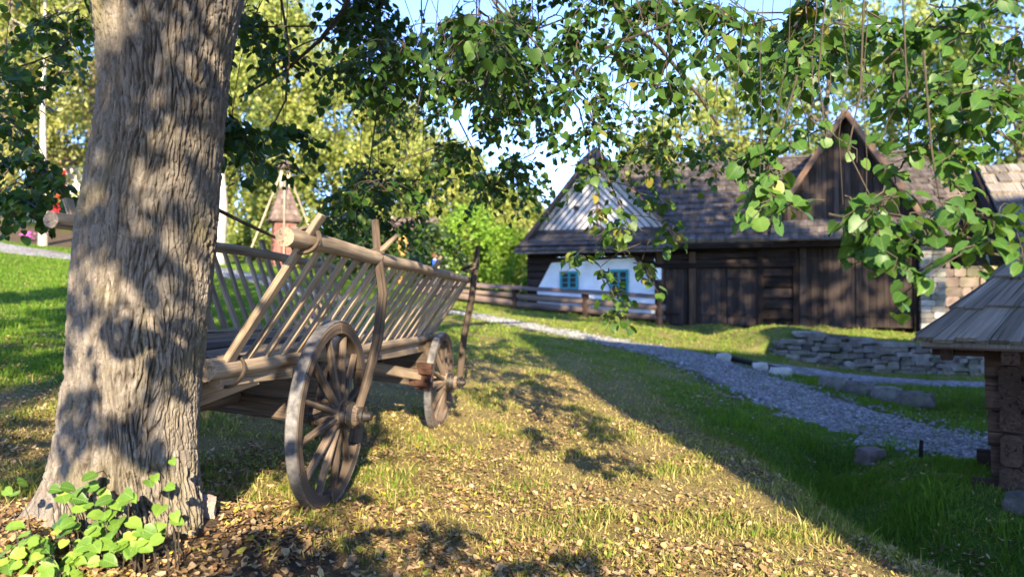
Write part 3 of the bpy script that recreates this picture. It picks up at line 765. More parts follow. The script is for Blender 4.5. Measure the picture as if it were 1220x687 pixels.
# ------------------------------------------------------------------ low hut at the right
def build_hut():
    th = math.atan2(-.55, .84); c = Vector((3.25, 5.9)); e = Vector((cos(th), sin(th))); n = Vector((-sin(th), cos(th)))
    o = .5; base = c + e * o + n * o; ze = Z(-.31); wl = 1.5
    root = empty('log_hut', (base.x, base.y, 0), (0, 0, th)); tag(root, 'low log hut with a hipped roof of long grey boards', 'hut')
    zb = H(base.x, base.y) - .25
    heights = [.30, .27, .29, .26, .28, .27, .25]
    for side in ('front', 'side', 'back', 'end'):
        z = zb; w = MB()
        for k, h in enumerate(heights):
            if z > ze - .05: break
            d = .15 + RNG.uniform(-.015, .015); e2 = .03 + RNG.uniform(0, .05) + (.09 if k == 0 else 0)
            zz = z + h / 2 + (h / 2 if side in ('side', 'end') else 0)
            if side == 'front': w.beam((-e2, .10, zz), (wl + e2, .10, zz), d, h * .95, ch=.22, seg=6, wob=.008)
            if side == 'back': w.beam((-e2, wl, zz), (wl + e2, wl, zz), d, h * .95, ch=.22, seg=6, wob=.008)
            if side == 'side': w.beam((.10, -e2, zz), (.10, wl + e2, zz), d, h * .95, ch=.22, seg=6, wob=.008)
            if side == 'end': w.beam((wl, -e2, zz), (wl, wl + e2, zz), d, h * .95, ch=.22, seg=6, wob=.008)
            z += h
        w.build('log_wall', M['log'], root)
    W_ = wl + 2 * o; apx = W_ / 2; zt = ze + apx * .96
    corners = [(-o, -o), (wl + o, -o), (wl + o, wl + o), (-o, wl + o)]; A = Vector((wl / 2, wl / 2, zt))
    for i in range(4):
        p, q = corners[i], corners[(i + 1) % 4]; r = MB()
        r.shingles((*p, ze), (*q, ze), A, A, 5, .11, .022, 1.3, .45, .016)
        for zz in ():
            pass
        r.poly([(p[0], p[1], ze - .03), (q[0], q[1], ze - .03), A - Vector((0, 0, .03))], .03, (0, 0, -1))
        r.build('roof_slope', M['hutroof'], root)
    ev = MB()
    for i in range(4):
        p, q = corners[i], corners[(i + 1) % 4]; k = .985
        f = lambda c: ((c[0] - wl / 2) * .97 + wl / 2, (c[1] - wl / 2) * .97 + wl / 2)
        p, q = f(p), f(q); ev.beam((*p, ze - .055), (*q, ze - .055), .06, .05, seg=4, wob=.004)
    for x in (-.32, .1, .55, 1.0, 1.5): ev.beam((x, -.42, ze - .12), (x, .3, ze - .02), .09, .10)
    ev.beam((-o * .9, .1, ze - .10), (wl + o * .9, .1, ze - .10), .12, .12); ev.beam((.1, -o * .9, ze - .13), (.1, wl + o * .9, ze - .13), .12, .10)
    ev.build('eave_beam', M['log'], root)
build_hut()

def build_house():
    """larger shingled log house behind the hut; eave on its left side"""
    E = Vector((6.75, 10.0, Z(.80))); D0 = Vector((7.56, 12.0, Z(2.16))); a = Vector((.927, -.375, 0)); nb = Vector((.375, .927, 0)); ln = 6.5
    D0 = E + nb * 2.15 + a * .0 + Vector((0, 0, 1.36))
    o = Vector((E.x, E.y, 0)); root = empty('log_house', o); tag(root, 'tall log house with grey shingle roof rising behind the low hut', 'house')
    A, D = E - o, D0 - o; B, C = A + a * ln, D + a * ln; A2 = A + nb * 4.3; B2 = A2 + a * ln
    r = MB(); r.shingles(A, B, C, D, 7, .12, .03, 1.3, .4, .018); r.shingles(B2, A2, D, C, 7, .25, .03)
    dz = Vector((0, 0, -.05))
    r.poly([A + dz + a * .02, B + dz, C + dz, D + dz + a * .02], .12, (0, 0, -1)); r.poly([D + dz + a * .02, C + dz, B2 + dz, A2 + dz + a * .02], .12, (0, 0, -1)); r.build('roof', M['hutroof'], root)
    for p, q in ((A, D), (A2, D)):
        b = MB(); b.beam(p - a * .04 + Vector((0, 0, -.13)), q - a * .04 + Vector((0, 0, -.13)), .05, .22, ch=.05); b.build('bargeboard', M['barn'], root)
    w = MB(); p = [A + nb * .6 + a * .7, A + nb * .6 + a * (ln - .5), A2 - nb * .6 + a * (ln - .5), A2 - nb * .6 + a * .7]
    zb = H(E.x + 2, E.y) - 1.2
    for i in range(4): log_courses(w, p[i], p[(i + 1) % 4], zb, E.z + .28, 11, .22, 0)
    w.build('log_wall', M['log'], root)
    for q0, q1, ap in ((p[0], p[3], D + a * .7), (p[1], p[2], C - a * .5)):
        g = MB(); z = E.z + .25; g.poly([(q0.x, q0.y, z), (q1.x, q1.y, z), (ap.x, ap.y, D.z - .25)], .05, a); g.build('gable_board', M['barn'], root)
build_house()

# ------------------------------------------------------------------ unseen barn added behind the camera to shade the right half
def build_shade_barn():
    root = empty('shade_barn', (4.05, -6.4, 0)); tag(root, 'unseen timber barn added behind the camera to shade the lawn', 'barn')
    az = math.atan2(-SUN_AZ.x, SUN_AZ.y); root.rotation_euler = (0, 0, az)
    Wd, Ln, h, hr = 11., 8., 7.4, 11.4
    w = MB(); zb = -1.0
    for (p, q) in (((0, 0), (Wd, 0)), ((Wd, 0), (Wd, -Ln)), ((Wd, -Ln), (0, -Ln)), ((0, -Ln), (0, 0))):
        w.beam((*p, (zb + h) / 2), (*q, (zb + h) / 2), .25, h - zb, ch=.02)
    w.build('wall', M['barn'], root)
    g = MB()
    for y in (0, -Ln): pass
    for x in (0.0, Wd - .2):
        g = MB(); g.poly([(x, 0, h), (x, -Ln, h), (x, -Ln / 2, hr)], .2, (1, 0, 0)); g.build('gable_board', M['barn'], root)
    r = MB()
    r.poly([(-.1, .5, h - .35), (Wd + .3, .5, h - .35), (Wd + .3, -Ln / 2, hr), (-.1, -Ln / 2, hr)], .15, (0, 0, 1))
    r.poly([(-.1, -Ln - .5, h - .35), (Wd + .3, -Ln - .5, h - .35), (Wd + .3, -Ln / 2, hr), (-.1, -Ln / 2, hr)], .15, (0, 0, 1))
    r.build('roof', M['shingle'], root)
build_shade_barn()

# ------------------------------------------------------------------ kerb slabs, white stones, stake, culvert, rock
def rough_stone(name, loc, size, rot, mat, label, cat, group=None, seed=0, sub=3):
    r = np.random.RandomState(seed); n = 10
    import bmesh
    bm = bmesh.new(); bmesh.ops.create_cube(bm, size=1.0)
    bmesh.ops.subdivide_edges(bm, edges=bm.edges[:], cuts=4, use_grid_fill=True)
    for v in bm.verts:
        c = v.co; m = max(abs(c.x), abs(c.y), abs(c.z)) * 2; sph = c.normalized() * .62
        c2 = c.lerp(sph, .33)
        k = 1 + .22 * float(pnoise(c2.x * 2.2 + seed * 3.1, c2.y * 2.2, c2.z * 2.2 + seed, 21)) + .08 * float(pnoise(c2.x * 6, c2.y * 6 + seed, c2.z * 6, 22))
        v.co = Vector((c2.x * size[0] * k, c2.y * size[1] * k, c2.z * size[2] * k))
    me = bpy.data.meshes.new(name); bm.to_mesh(me); bm.free()
    a = me.attributes.new('rnd', 'FLOAT', 'POINT'); a.data.foreach_set('value', np.full(len(me.vertices), r.rand(), np.float32))
    me.polygons.foreach_set('use_smooth', np.ones(len(me.polygons), bool)); me.set_sharp_from_angle(angle=.6)
    me.materials.append(mat); o = bpy.data.objects.new(name, me); COL.objects.link(o); o.location = loc; o.rotation_euler = rot
    tag(o, label, cat, group); return o

ks = [(995, 470, 12.9, 1.0, 'flat pale kerb slab at the track edge, leftmost of the kerb row'), (1026, 476, 12.5, .9, 'pale kerb slab second from the left in the row beside the track'),
      (1058, 483, 12.1, .9, 'pale kerb slab second from the right in the row beside the track'), (1090, 491, 11.7, 1.0, 'pale kerb slab at the right end of the row beside the track')]
for i, (px, py, d, w, lab) in enumerate(ks):
    q = P(px, py, d); z = H(q.x, q.y)
    rough_stone('kerb_slab', (q.x, q.y, z + .10), (w * .5, .30, .24), (0, .03, -.55 + .04 * i), M['stone'], lab, 'stone slab', 'kerb slabs beside the gravel track', 30 + i)
for i, (px, py, d, s, lab) in enumerate([(862, 443, 14.6, .30, 'flat white stone at the left end of the wooden drain cover'), (906, 450, 14.0, .30, 'white block in the middle of the wooden drain'), (930, 454, 13.7, .42, 'largest white block at the right end of the wooden drain')]):
    q = P(px, py, d); z = H(q.x, q.y)
    rough_stone('white_stone', (q.x, q.y, z + .07), (s * .85, .24, .18), (0, 0, -.3), M['whitestone'], lab, 'stone', 'white stones by the drain', 50 + i)
dr = MB(); a = P(856, 445, 14.75); b = P(945, 455, 13.85)
za, zb_ = H(a.x, a.y) + .09, H(b.x, b.y) + .09
for k in range(3):
    o = Vector((.05, .17, 0)) * k; dr.beam(Vector((a.x, a.y + .16, za)) + o, Vector((b.x, b.y + .16, zb_)) + o, .15, .07, seg=3, wob=.005)
tag(dr.build('drain_cover', M['barn']), 'dark plank drain cover crossing the gravel track between white stones', 'drain cover')
q = P(1097, 556, 7.75); z = H(q.x, q.y); s = MB(); s.tube([(q.x, q.y, z - .15), (q.x + .005, q.y, z + .1), (q.x + .01, q.y, z + .20)], [.024, .022, .02], 8, .08)
tag(s.build('wooden_stake', M['barn']), 'short dark wooden stake beside the gravel near the hut', 'stake')
q = P(1036, 540, 8.3); z = H(q.x, q.y)
rough_stone('culvert_stone', (q.x - .02, q.y - .05, z - .02), (.24, .22, .22), (0, 0, .4), M['brownstone'], 'dark mossy culvert stone at the head of the grassy ditch', 'stone', None, 77)
q = P(243, 594, 3.35); rough_stone('rock', (q.x, q.y, H(q.x, q.y) + .03), (.095, .085, .10), (.2, .1, .5), M['pinkstone'], 'small pinkish rock at the right foot of the lime trunk', 'rock', None, 5)
q = P(1222, 598, 5.4); rough_stone('foundation_stone', (q.x, q.y, H(q.x, q.y) + .05), (.22, .22, .14), (.1, .0, .5), M['stone'], 'pale flat stone beside the wall of the low hut', 'stone', None, 9)

# ------------------------------------------------------------------ ladder wagon
def build_wagon():
    yaw = -math.atan(.139); 
    root = empty('ladder_wagon')
    tag(root, 'weathered wooden ladder wagon with slatted sides and spoked wheels', 'wagon')
    X = Vector((cos(yaw), sin(yaw), 0)); Y = Vector((-sin(yaw), cos(yaw), 0)); Zv = Vector((0, 0, 1))
    roll = Matrix.Rotation(math.atan(.100), 3, Y); pit = Matrix.Rotation(-.012, 3, X)
    R = Matrix((X, Y, Zv)).transposed(); R = roll @ pit @ R
    org = Vector((-1.65, 4.45, CH - .61)) - R @ Vector((0, 0, .55))
    MX = Matrix.Translation(org) @ R.to_4x4(); root.location = org; root.rotation_euler = R.to_euler()
    inv = MX.inverted()
    RA = .55; FA_ = .47; FY = 2.78; FZ = FA_
    loc = lambda px, py, d: inv @ P(px, py, d)
    # wheels
    def wheel(r, side, nsp=12):
        wh = empty('wheel')
        nf = nsp // 2; rw = .068
        for k in range(1):
            rim = MB()
            for j in range(nf):
                a0 = 2 * pi * j / nf + .008; a1 = 2 * pi * (j + 1) / nf - .008
                rim.arcring((0, 0, 0), r - .082, r - .012, rw, a0, a1, 9)
            rim.build('rim', M['wheel'], wh)
        ty = MB(); ty.arcring((0, 0, 0), r - .012, r, rw * .95, 0, 2 * pi, 56); ty.build('iron_tyre', M['tyre'], wh)
        for j in range(nsp):
            a = 2 * pi * (j + .5) / nsp; sp = MB(); d = Vector((0, cos(a), sin(a))); dish = Vector((.05 * side, 0, 0))
            sp.beam(d * .06 + dish, d * (r - .072), .032, .050, up=(1, 0, 0), ch=.28, seg=4, wob=.0015, taper=.8); sp.build('spoke', M['wheel'], wh)
        hb = MB(); s = side
        hb.tube([(x * s, 0, 0) for x in (-.12, -.11, -.05, 0, .03, .08, .085, .16, .175)], [.06, .075, .085, .105, .105, .085, .07, .065, .05], 20); hb.build('hub', M['wheel'], wh)
        for x, rr in ((.10, .083), (.135, .078), (-.09, .088)):
            bd = MB(); bd.tube([((x - .014) * s, 0, 0), ((x + .014) * s, 0, 0)], [rr, rr * .97], 20); bd.build('hub_band', M['iron'], wh)
        ax = MB(); ax.tube([(.16 * s, 0, 0), (.25 * s, 0, 0), (.255 * s, 0, 0)], [.032, .028, .018], 12); ax.tube([(.222 * s, 0, -.055), (.222 * s, 0, .065)], .009, 8); ax.tube([(.19 * s, 0, 0), (.205 * s, 0, 0)], [.052, .052], 14)
        ax.build('linchpin', M['iron'], wh)
        return wh
    first = {}
    for (r, y, z) in ((RA, 0, RA), (FA_, FY, FA_)):
        for s in (1, -1):
            w = wheel(r, s); w.parent = root
            w.location = (.59 * s, y, z); w.rotation_euler = (RNG.uniform(0, 1), -.05 * s, 0)
    # axles and bolsters
    for (y, z) in ((0, RA), (FY, FA_)):
        m = MB(); m.beam((-.5, y, z), (.5, y, z), .11, .13); m.tube([(-.75, y, z), (.75, y, z)], .03, 10); m.build('axle', M['cart_dark'], root)
        m = MB(); top = .84 if y == 0 else .84
        m.beam((-.52, y, (z + .06 + top) / 2), (.52, y, (z + .06 + top) / 2), .12, top - z - .06, ch=.08); m.build('bolster', M['cart_dark'], root)
    m = MB(); m.tube([(0, -.75, .60), (0, 1.2, .58), (0, FY + .3, .55)], [.05, .055, .05], 12, .03); m.build('reach_pole', M['cart_dark'], root)
    for s in (1, -1):
        m = MB(); m.beam((.36 * s, .1, .56), (.05 * s, 1.5, .57), .06, .08); m.build('hound', M['cart_dark'], root)
    # ladders
    y0 = {1: -1.15, -1: -.74}; y1 = {1: 2.98, -1: 2.98}
    zr, zl = .945 + RA, .324 + RA; xr, xl = .74, .42
    def rail_pt(s, y, k):      # k: 0 lower beam, 1 upper rail
        conv = 1 - .02 * (y / 2.8)
        sag = -.022 * (y / 2.9)
        return Vector(((xl + (xr - xl) * k) * s * conv, y, zl + (zr - zl) * k + sag * k))
    for s in (1, -1):
        pts = [rail_pt(s, y, 1) + Vector((RNG.uniform(-.008, .008), 0, RNG.uniform(-.008, .008))) for y in np.linspace(y0[s] - (.02 if s > 0 else .0), y1[s] + .1, 9)]
        m = MB(); m.tube(pts, list(np.linspace(.043, .034, 9)), 14, .025); m.build('upper_rail', M['cart'], root)
        ys = np.linspace(y0[s] + .02, y1[s], 9)
        m = MB(); m.tube([rail_pt(s, y, 0) + Vector((0, 0, RNG.uniform(-.006, .006))) for y in ys], list(np.linspace(.052, .047, 9)), 12, .03); m.build('lower_rail', M['cart'], root)
        n = 22; yy = list(np.linspace(y0[s] + .16, y1[s] - .06, n))
        if s > 0: yy = [y for y in yy]
        for i, y in enumerate(yy):
            wide = i in (0, 6, 13, n - 1); m = MB()
            dy = .05 + RNG.uniform(-.03, .03)
            a = rail_pt(s, y, 0); b = rail_pt(s, y + dy, 1); ax = (b - a)
            b2 = a + ax * (1.20 if wide and i in (0, 13) else (1.05 if wide else 1.035)); a2 = a - ax * (.12 if wide else .05)
            out = Vector((s * ax.z, 0, -s * ax.x)).normalized() * (.004)
            nrm = Vector((1, 0, -.5))
            wdt = .080 if wide else RNG.uniform(.044, .058); th = .034 if wide else RNG.uniform(.024, .034)
            m.beam(a2 + out, b2 + out, wdt, th, up=Vector((s * .87, 0, -.5)), ch=.2, seg=4, wob=.003, taper=.78); m.build('rung', M['cart_pale'] if (s > 0 and RNG.random() < .7) else M['cart'], root)
    # twisted withy rings at the near rail ends
    for s, k in ((1, 1), (1, 0)):
        p = rail_pt(s, y0[s] + .19, k); rr = .062 if k else .075; m = MB()
        ring = [p + Vector((cos(a) * rr * 1.02, .03 * sin(a * 1) + (.03 if k == 0 else 0), sin(a) * rr - (.0 if k else .012))) for a in np.linspace(0, 2 * pi, 25)]
        m.tube(ring, .0085, 8, .06)
        ring = [q + Vector((0, .017, 0)) for q in ring]
        if k: m.tube(ring, .008, 8, .06)
        m.build('withy_ring', M['cart_dark'], root)
    # upright stakes from the hub ends to the rails
    for y, side, px in ((0, 1, [(424, 497), (437, 455), (450, 405), (456, 350), (450, 305), (447, 262)]), (FY, 1, [(547, 458), (549, 435), (553, 400), (562, 355), (566, 320), (570, 293)])):
        d = 4.4 if y == 0 else 7.22
        pts = [loc(a, b, d - .04 + .02 * i * (1 if y == 0 else 1)) for i, (a, b) in enumerate(px)]
        m = MB(); m.tube(pts, [.027, .030, .031, .030, .028, .022] if y == 0 else [.034, .036, .034, .032, .03, .02], 10, .05)
        stk = m.build('stake', M['wheel'] if y == 0 else M['cart_dark'], root)
        m = MB(); q = pts[0]; m.tube([q + Vector((0, 0, .035)), q + Vector((.004, 0, .07))], .042, 12); m.build('iron_ferrule', M['iron'], stk)
        q = pts[4]; m = MB()
        for kk in range(3):
            ring = [q + Vector((-.045 + cos(a) * .075, sin(a) * .05 + .012 * kk, sin(a + kk) * .03 - .012 + .014 * kk)) for a in np.linspace(0, 2 * pi, 19)]
            m.tube(ring, .008, 6, .08)
        m.build('binding', M['cart_dark'], stk)
        q2 = [Vector((-c.x, c.y, c.z)) for c in pts]; m = MB(); m.tube(q2, .032, 10, .05); m.build('stake', M['cart'], root)
    # crossed short stake by the binding
    q = loc(450, 300, 4.42); m = MB(); m.tube([q + Vector((-.16, .05, -.09)), q + Vector((.03, .02, .03)), q + Vector((.11, 0, .11))], [.018, .019, .013], 8, .06); m.build('peg', M['cart'], root)
    # bed boards, edge boards, tail pieces
    for k, x in enumerate((-.30, -.10, .10, .30)):
        m = MB(); m.beam((x, -.95 + .1 * (k % 2) + (.25 if x < 0 else 0), .872), (x * .98, 2.95, .862), .185, .03, seg=8, wob=.006, ch=.08); m.build('floor_board', M['cart_dark'] if k % 2 else M['cart'], root)
    m = MB(); m.beam((.40, -1.0, .85), (.42, -.27, .84), .05, .15, ch=.1, seg=4, wob=.004, bend=(0, 0, .01)); m.build('side_board', M['cart_pale'], root)
    m = MB(); m.beam((.40, -.2, .84), (.40, 2.9, .82), .04, .16, ch=.1, seg=6, wob=.004); m.build('side_board', M['cart'], root)
    m = MB(); m.beam((-.40, -.5, .86), (-.40, 2.9, .82), .04, .14, ch=.1, seg=6, wob=.004); m.build('side_board', M['cart_dark'], root)
    m = MB(); m.beam((-.42, -.80, .86), (.40, -.80, .84), .17, .12, ch=.14, seg=5, wob=.006); m.build('tail_beam', M['cart'], root)
    for a, b in (((.40, -.62, .82), (.14, -.80, .66)), ((.30, -.45, .80), (.02, -.6, .70)), ((-.38, -.5, .80), (-.12, -.6, .64))):
        m = MB(); m.beam(a, b, .12, .03, up=(0, 1, .3), ch=.3, taper=.75); m.build('bracket', M['cart_pale'], root)
    m = MB(); m.beam((-.3, -.62, .72), (-.34, -.66, .30), .07, .07); m.build('prop_leg', M['cart_dark'], root)
    # front brake block
    q = loc(506, 447, 6.75); m = MB(); m.beam(q + Vector((-.05, -.07, 0)), q + Vector((.08, -.07, 0)), .10, .24, ch=.08); br = m.build('brake_block', M['rust'], root)
    br['label'] = 'rusty red brown brake block before the front wheel'
    m = MB(); m.beam(q + Vector((-.10, -.14, .05)), q + Vector((.10, -.14, .05)), .03, .05); m.beam(q + Vector((-.10, -.14, -.06)), q + Vector((.10, -.14, -.06)), .03, .05); m.build('clamp', M['rust'], br)
    m = MB(); m.beam(loc(440, 436, 6.2) , q + Vector((0, -.05, .0)), .07, .09, seg=3, wob=.004); m.build('brake_beam', M['cart'], root)
    m = MB(); q = loc(557, 436, 7.25); m.tube([q + Vector((-.12, 0, -.02)), q + Vector((0, 0, 0)), q + Vector((.03, 0, .0))], .014, 8); m.tube([q + Vector((.0, 0, .07)), q, q + Vector((-.01, 0, -.10)), q + Vector((-.018, 0, -.16))], [.012, .014, .011, .008], 8); m.build('iron_hook', M['iron'], root)
    return root
WAGON = build_wagon()

# ------------------------------------------------------------------ lime tree in the foreground
def trunk_mesh(root):
    prof = [(-140, 88, 322), (-60, 98, 300), (0, 107, 281), (60, 114, 269), (110, 117, 264), (150, 111, 260), (200, 102, 256), (250, 93, 254), (300, 87, 250), (350, 83, 245), (400, 80, 240), (450, 77, 235), (500, 71, 231), (550, 70, 231), (600, 68, 234), (680, 66, 236)]
    d = TREE.y; zs, xs, rs = [], [], []
    for y, a, b in prof:
        pa, pb = P(a, y, d), P(b, y, d); zs.append(pa.z); xs.append((pa.x + pb.x) / 2 + .022); rs.append((pb.x - pa.x) / 2 * .925)
    zs, xs, rs = (np.array(v)[::-1] for v in (zs, xs, rs))
    NT, NZ = 640, 720
    z = np.linspace(zs[0] - .1, zs[-1], NZ); th = np.linspace(0, 2 * pi, NT, endpoint=False)
    T, ZZ = np.meshgrid(th, z)
    R = np.interp(ZZ, zs, rs); XC = np.interp(ZZ, zs, xs)
    k9 = np.ones(31) / 31
    R0 = R[:, 0]; R0 = np.convolve(np.pad(R0, 15, 'edge'), k9, 'valid'); X0 = np.convolve(np.pad(XC[:, 0], 15, 'edge'), k9, 'valid')
    R = np.repeat(R0[:, None], NT, 1); XC = np.repeat(X0[:, None], NT, 1)
    zb = H(TREE.x, TREE.y)
    c, s_ = np.cos(T), np.sin(T)
    lob = .5 + .5 * np.cos(5 * T + 1.0) * .8 + .35 * np.cos(3 * T + 2.2)
    left = np.exp(-((np.mod(T - radians(200) + pi, 2 * pi) - pi) / .5) ** 2)
    fl_ = np.exp(-np.maximum(ZZ - zb, 0) / .16)
    R = R * (1 + .16 * fl_ * lob + .30 * left * np.exp(-np.maximum(ZZ - zb, 0) / .15))
    R = R * (1 + .035 * pnoise(c * 1.6, s_ * 1.6, ZZ * 1.3, 31) + .02 * pnoise(c * 4, s_ * 4, ZZ * 2.0, 32))
    # old scar
    for px, py, sg, am in ((205, 170, .10, .022), (190, 150, .06, .012), (240, 120, .10, .02)):
        q = P(px, py, d - .25); a0 = math.atan2(q.y - TREE.y, q.x - float(np.interp(q.z, zs, xs)))
        da = (np.mod(T - a0 + pi, 2 * pi) - pi) * .3
        R = R + am * np.exp(-(da / sg) ** 2 - ((ZZ - q.z) / (sg * 1.6)) ** 2)
    # furrows
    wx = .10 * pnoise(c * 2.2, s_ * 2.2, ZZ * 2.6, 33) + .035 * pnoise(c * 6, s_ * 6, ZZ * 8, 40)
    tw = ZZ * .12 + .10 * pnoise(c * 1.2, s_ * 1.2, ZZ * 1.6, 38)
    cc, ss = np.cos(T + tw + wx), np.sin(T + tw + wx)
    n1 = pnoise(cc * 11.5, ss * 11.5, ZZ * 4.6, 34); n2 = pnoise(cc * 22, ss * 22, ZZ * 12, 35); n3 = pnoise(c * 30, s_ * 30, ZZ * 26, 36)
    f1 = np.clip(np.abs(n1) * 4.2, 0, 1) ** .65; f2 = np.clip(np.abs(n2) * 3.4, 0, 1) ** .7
    scar = np.exp(-(((np.mod(T - radians(292) + pi, 2 * pi) - pi) * .3 / .085) ** 2) - ((ZZ - P(205, 190, d).z) / .14) ** 2)
    n4 = pnoise(c * 9, s_ * 9, ZZ * 17, 39)
    n5 = pnoise(cc * 10, ss * 10, ZZ * 21, 44); crk = np.clip(np.abs(n5) * 9, 0, 1)
    amp = .75 + .5 * pnoise(c * 1.5, s_ * 1.5, ZZ, 37)
    R = R + amp * (.030 * (f1 - .8) + .014 * (f2 - .8)) + .0035 * n3 - .006 * (1 - crk) * f1 + scar * .02 * (np.clip(np.abs(n4) * 3, 0, 1) - .4)
    X = XC + R * c; Y = d + R * s_ + 0 * XC
    V = np.stack([X, Y, ZZ], -1).reshape(-1, 3)
    I = np.arange(NZ * NT).reshape(NZ, NT); J = np.roll(I, -1, 1)
    Q = np.stack([I[:-1], J[:-1], J[1:], I[1:]], -1).reshape(-1, 4)
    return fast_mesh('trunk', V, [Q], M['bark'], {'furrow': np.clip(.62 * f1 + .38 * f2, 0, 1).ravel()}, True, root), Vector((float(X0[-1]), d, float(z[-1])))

LT = np.array([(0,0),(.36,0),(.70,0),(1.0,0),(-.10,.26),(.16,.50),(.52,.47),(.84,.24),(-.10,-.26),(.16,-.50),(.52,-.47),(.84,-.24)])
LZ = np.array([0,.0,-.03,-.16,.06,.10,.07,.0,.06,.10,.07,.0])
LQ = np.array([(0,1,5,4),(1,2,6,5),(2,3,7,6),(0,8,9,1),(1,9,10,2),(2,10,11,3)])
class Crown:
    def __init__(s, seed): s.r = random.Random(seed); s.p = []; s.a = []; s.n = []; s.s = []; s.c = []; s.tw = MB()
    def leaf(s, p, a, n, size, c): s.p.append(tuple(p)); s.a.append(tuple(a)); s.n.append(tuple(n)); s.s.append(size); s.c.append(c)
    def spray(s, o, d, ln, size, nl, droop, tone=.0, flat=.6):
        r = s.r; d = d.normalized(); pts = []
        for i in range(6):
            t = i / 5; pts.append(o + d * (ln * t) + Vector((r.uniform(-1, 1) * .02, r.uniform(-1, 1) * .02, -droop * ln * t * t)))
        s.tw.tube(pts, [.0040 - .0026 * i / 5 for i in range(6)], 4, 0, cap=False)
        for i in range(nl):
            t = .1 + .9 * (i + r.random() * .6) / nl; k = min(4, int(t * 5)); q = pts[k].lerp(pts[k + 1], t * 5 - k)
            tan = (pts[k + 1] - pts[k]).normalized(); side = 1 if i % 2 else -1
            perp = tan.cross(Vector((0, 0, 1)));
            if perp.length < .2: perp = Vector((r.uniform(-1, 1), r.uniform(-1, 1), 0))
            perp.normalize(); perp *= side
            rv = Vector((r.gauss(0, 1), r.gauss(0, 1), r.gauss(0, .6)))
            b = q + (perp * .8 + tan * .3 + rv * .25).normalized() * size * .45
            ax = (perp * .75 + tan * .5 + Vector((0, 0, -.42)) + rv * .34).normalized()
            nr = (Vector((0, 0, 1)) * flat + rv * .45 - Vector((0, 1, 0)) * .25 + ax * .3)
            nr = (nr - ax * nr.dot(ax)).normalized()
            s.leaf(b, ax, nr, size * r.uniform(.55, 1.15), min(1, max(0, tone + r.gauss(.45, .2))))
    def cluster(s, c, n, ln, size, nl, anchor=None, spread=1., droop=.5, tone=0., rad=.010, side=False):
        r = s.r
        if anchor is not None:
            v = c - anchor; m1 = anchor + Vector((v.x * .55, v.y * .55, v.z * .10 + .10)); m2 = anchor + Vector((v.x * .9, v.y * .9, v.z * .45))
            pts = []
            L_ = v.length; N_ = max(5, int(L_ / .16))
            for i in range(N_ + 1):
                t = i / N_; b = anchor * (1-t)**3 + m1 * (3*t*(1-t)**2) + m2 * (3*t*t*(1-t)) + c * t**3
                pts.append(b + Vector((r.uniform(-1, 1), r.uniform(-1, 1), r.uniform(-1, 1))) * .018)
            s.tw.tube(pts, [rad * (1 - .72 * i / N_) for i in range(N_ + 1)], 5, 0, cap=False)
            for i in (range(N_ // 2, N_ - 1, 3) if side else ()):          # side twigs down the branchlet
                dd = Vector((r.uniform(-1, 1), r.uniform(-1, 1), r.uniform(-.9, .1)))
                s.spray(pts[i], dd, ln * r.uniform(.5, .9), size, max(3, int(nl * .6)), droop, tone)
        for k in range(n):
            a = r.uniform(0, 2 * pi); dd = Vector((cos(a) * spread, sin(a) * spread, r.uniform(-.9, .25)))
            s.spray(c + Vector((r.uniform(-.05, .05), r.uniform(-.05, .05), r.uniform(-.05, .05))), dd, ln * r.uniform(.6, 1.2), size, nl, droop, tone)
    def build(s, parent, leafmat, cname='crown', tname='twig_work'):
        p, a, n = map(lambda q: np.array(q), (s.p, s.a, s.n)); sz = np.array(s.s); b = np.cross(n, a)
        rs = np.random.RandomState(5); fold = rs.uniform(.3, 1.9, len(p)); wd = rs.uniform(.85, 1.1, len(p))
        V = p[:, None] + sz[:, None, None] * (a[:, None] * LT[None, :, :1] + b[:, None] * (LT[None, :, 1:] * wd[:, None, None]) + n[:, None] * (LZ[None, :, None] * fold[:, None, None]))
        Fc = (LQ[None] + (np.arange(len(p)) * 12)[:, None, None]).reshape(-1, 4)
        o = fast_mesh(cname, V.reshape(-1, 3), [Fc], leafmat, {'rnd': np.repeat(np.array(s.c), 12), 'leaf_uv': np.tile(np.concatenate([LT, np.zeros((12, 1))], 1), (len(p), 1))}, True, parent)
        t = s.tw.build(tname, M['twig'], parent)
        return o, t

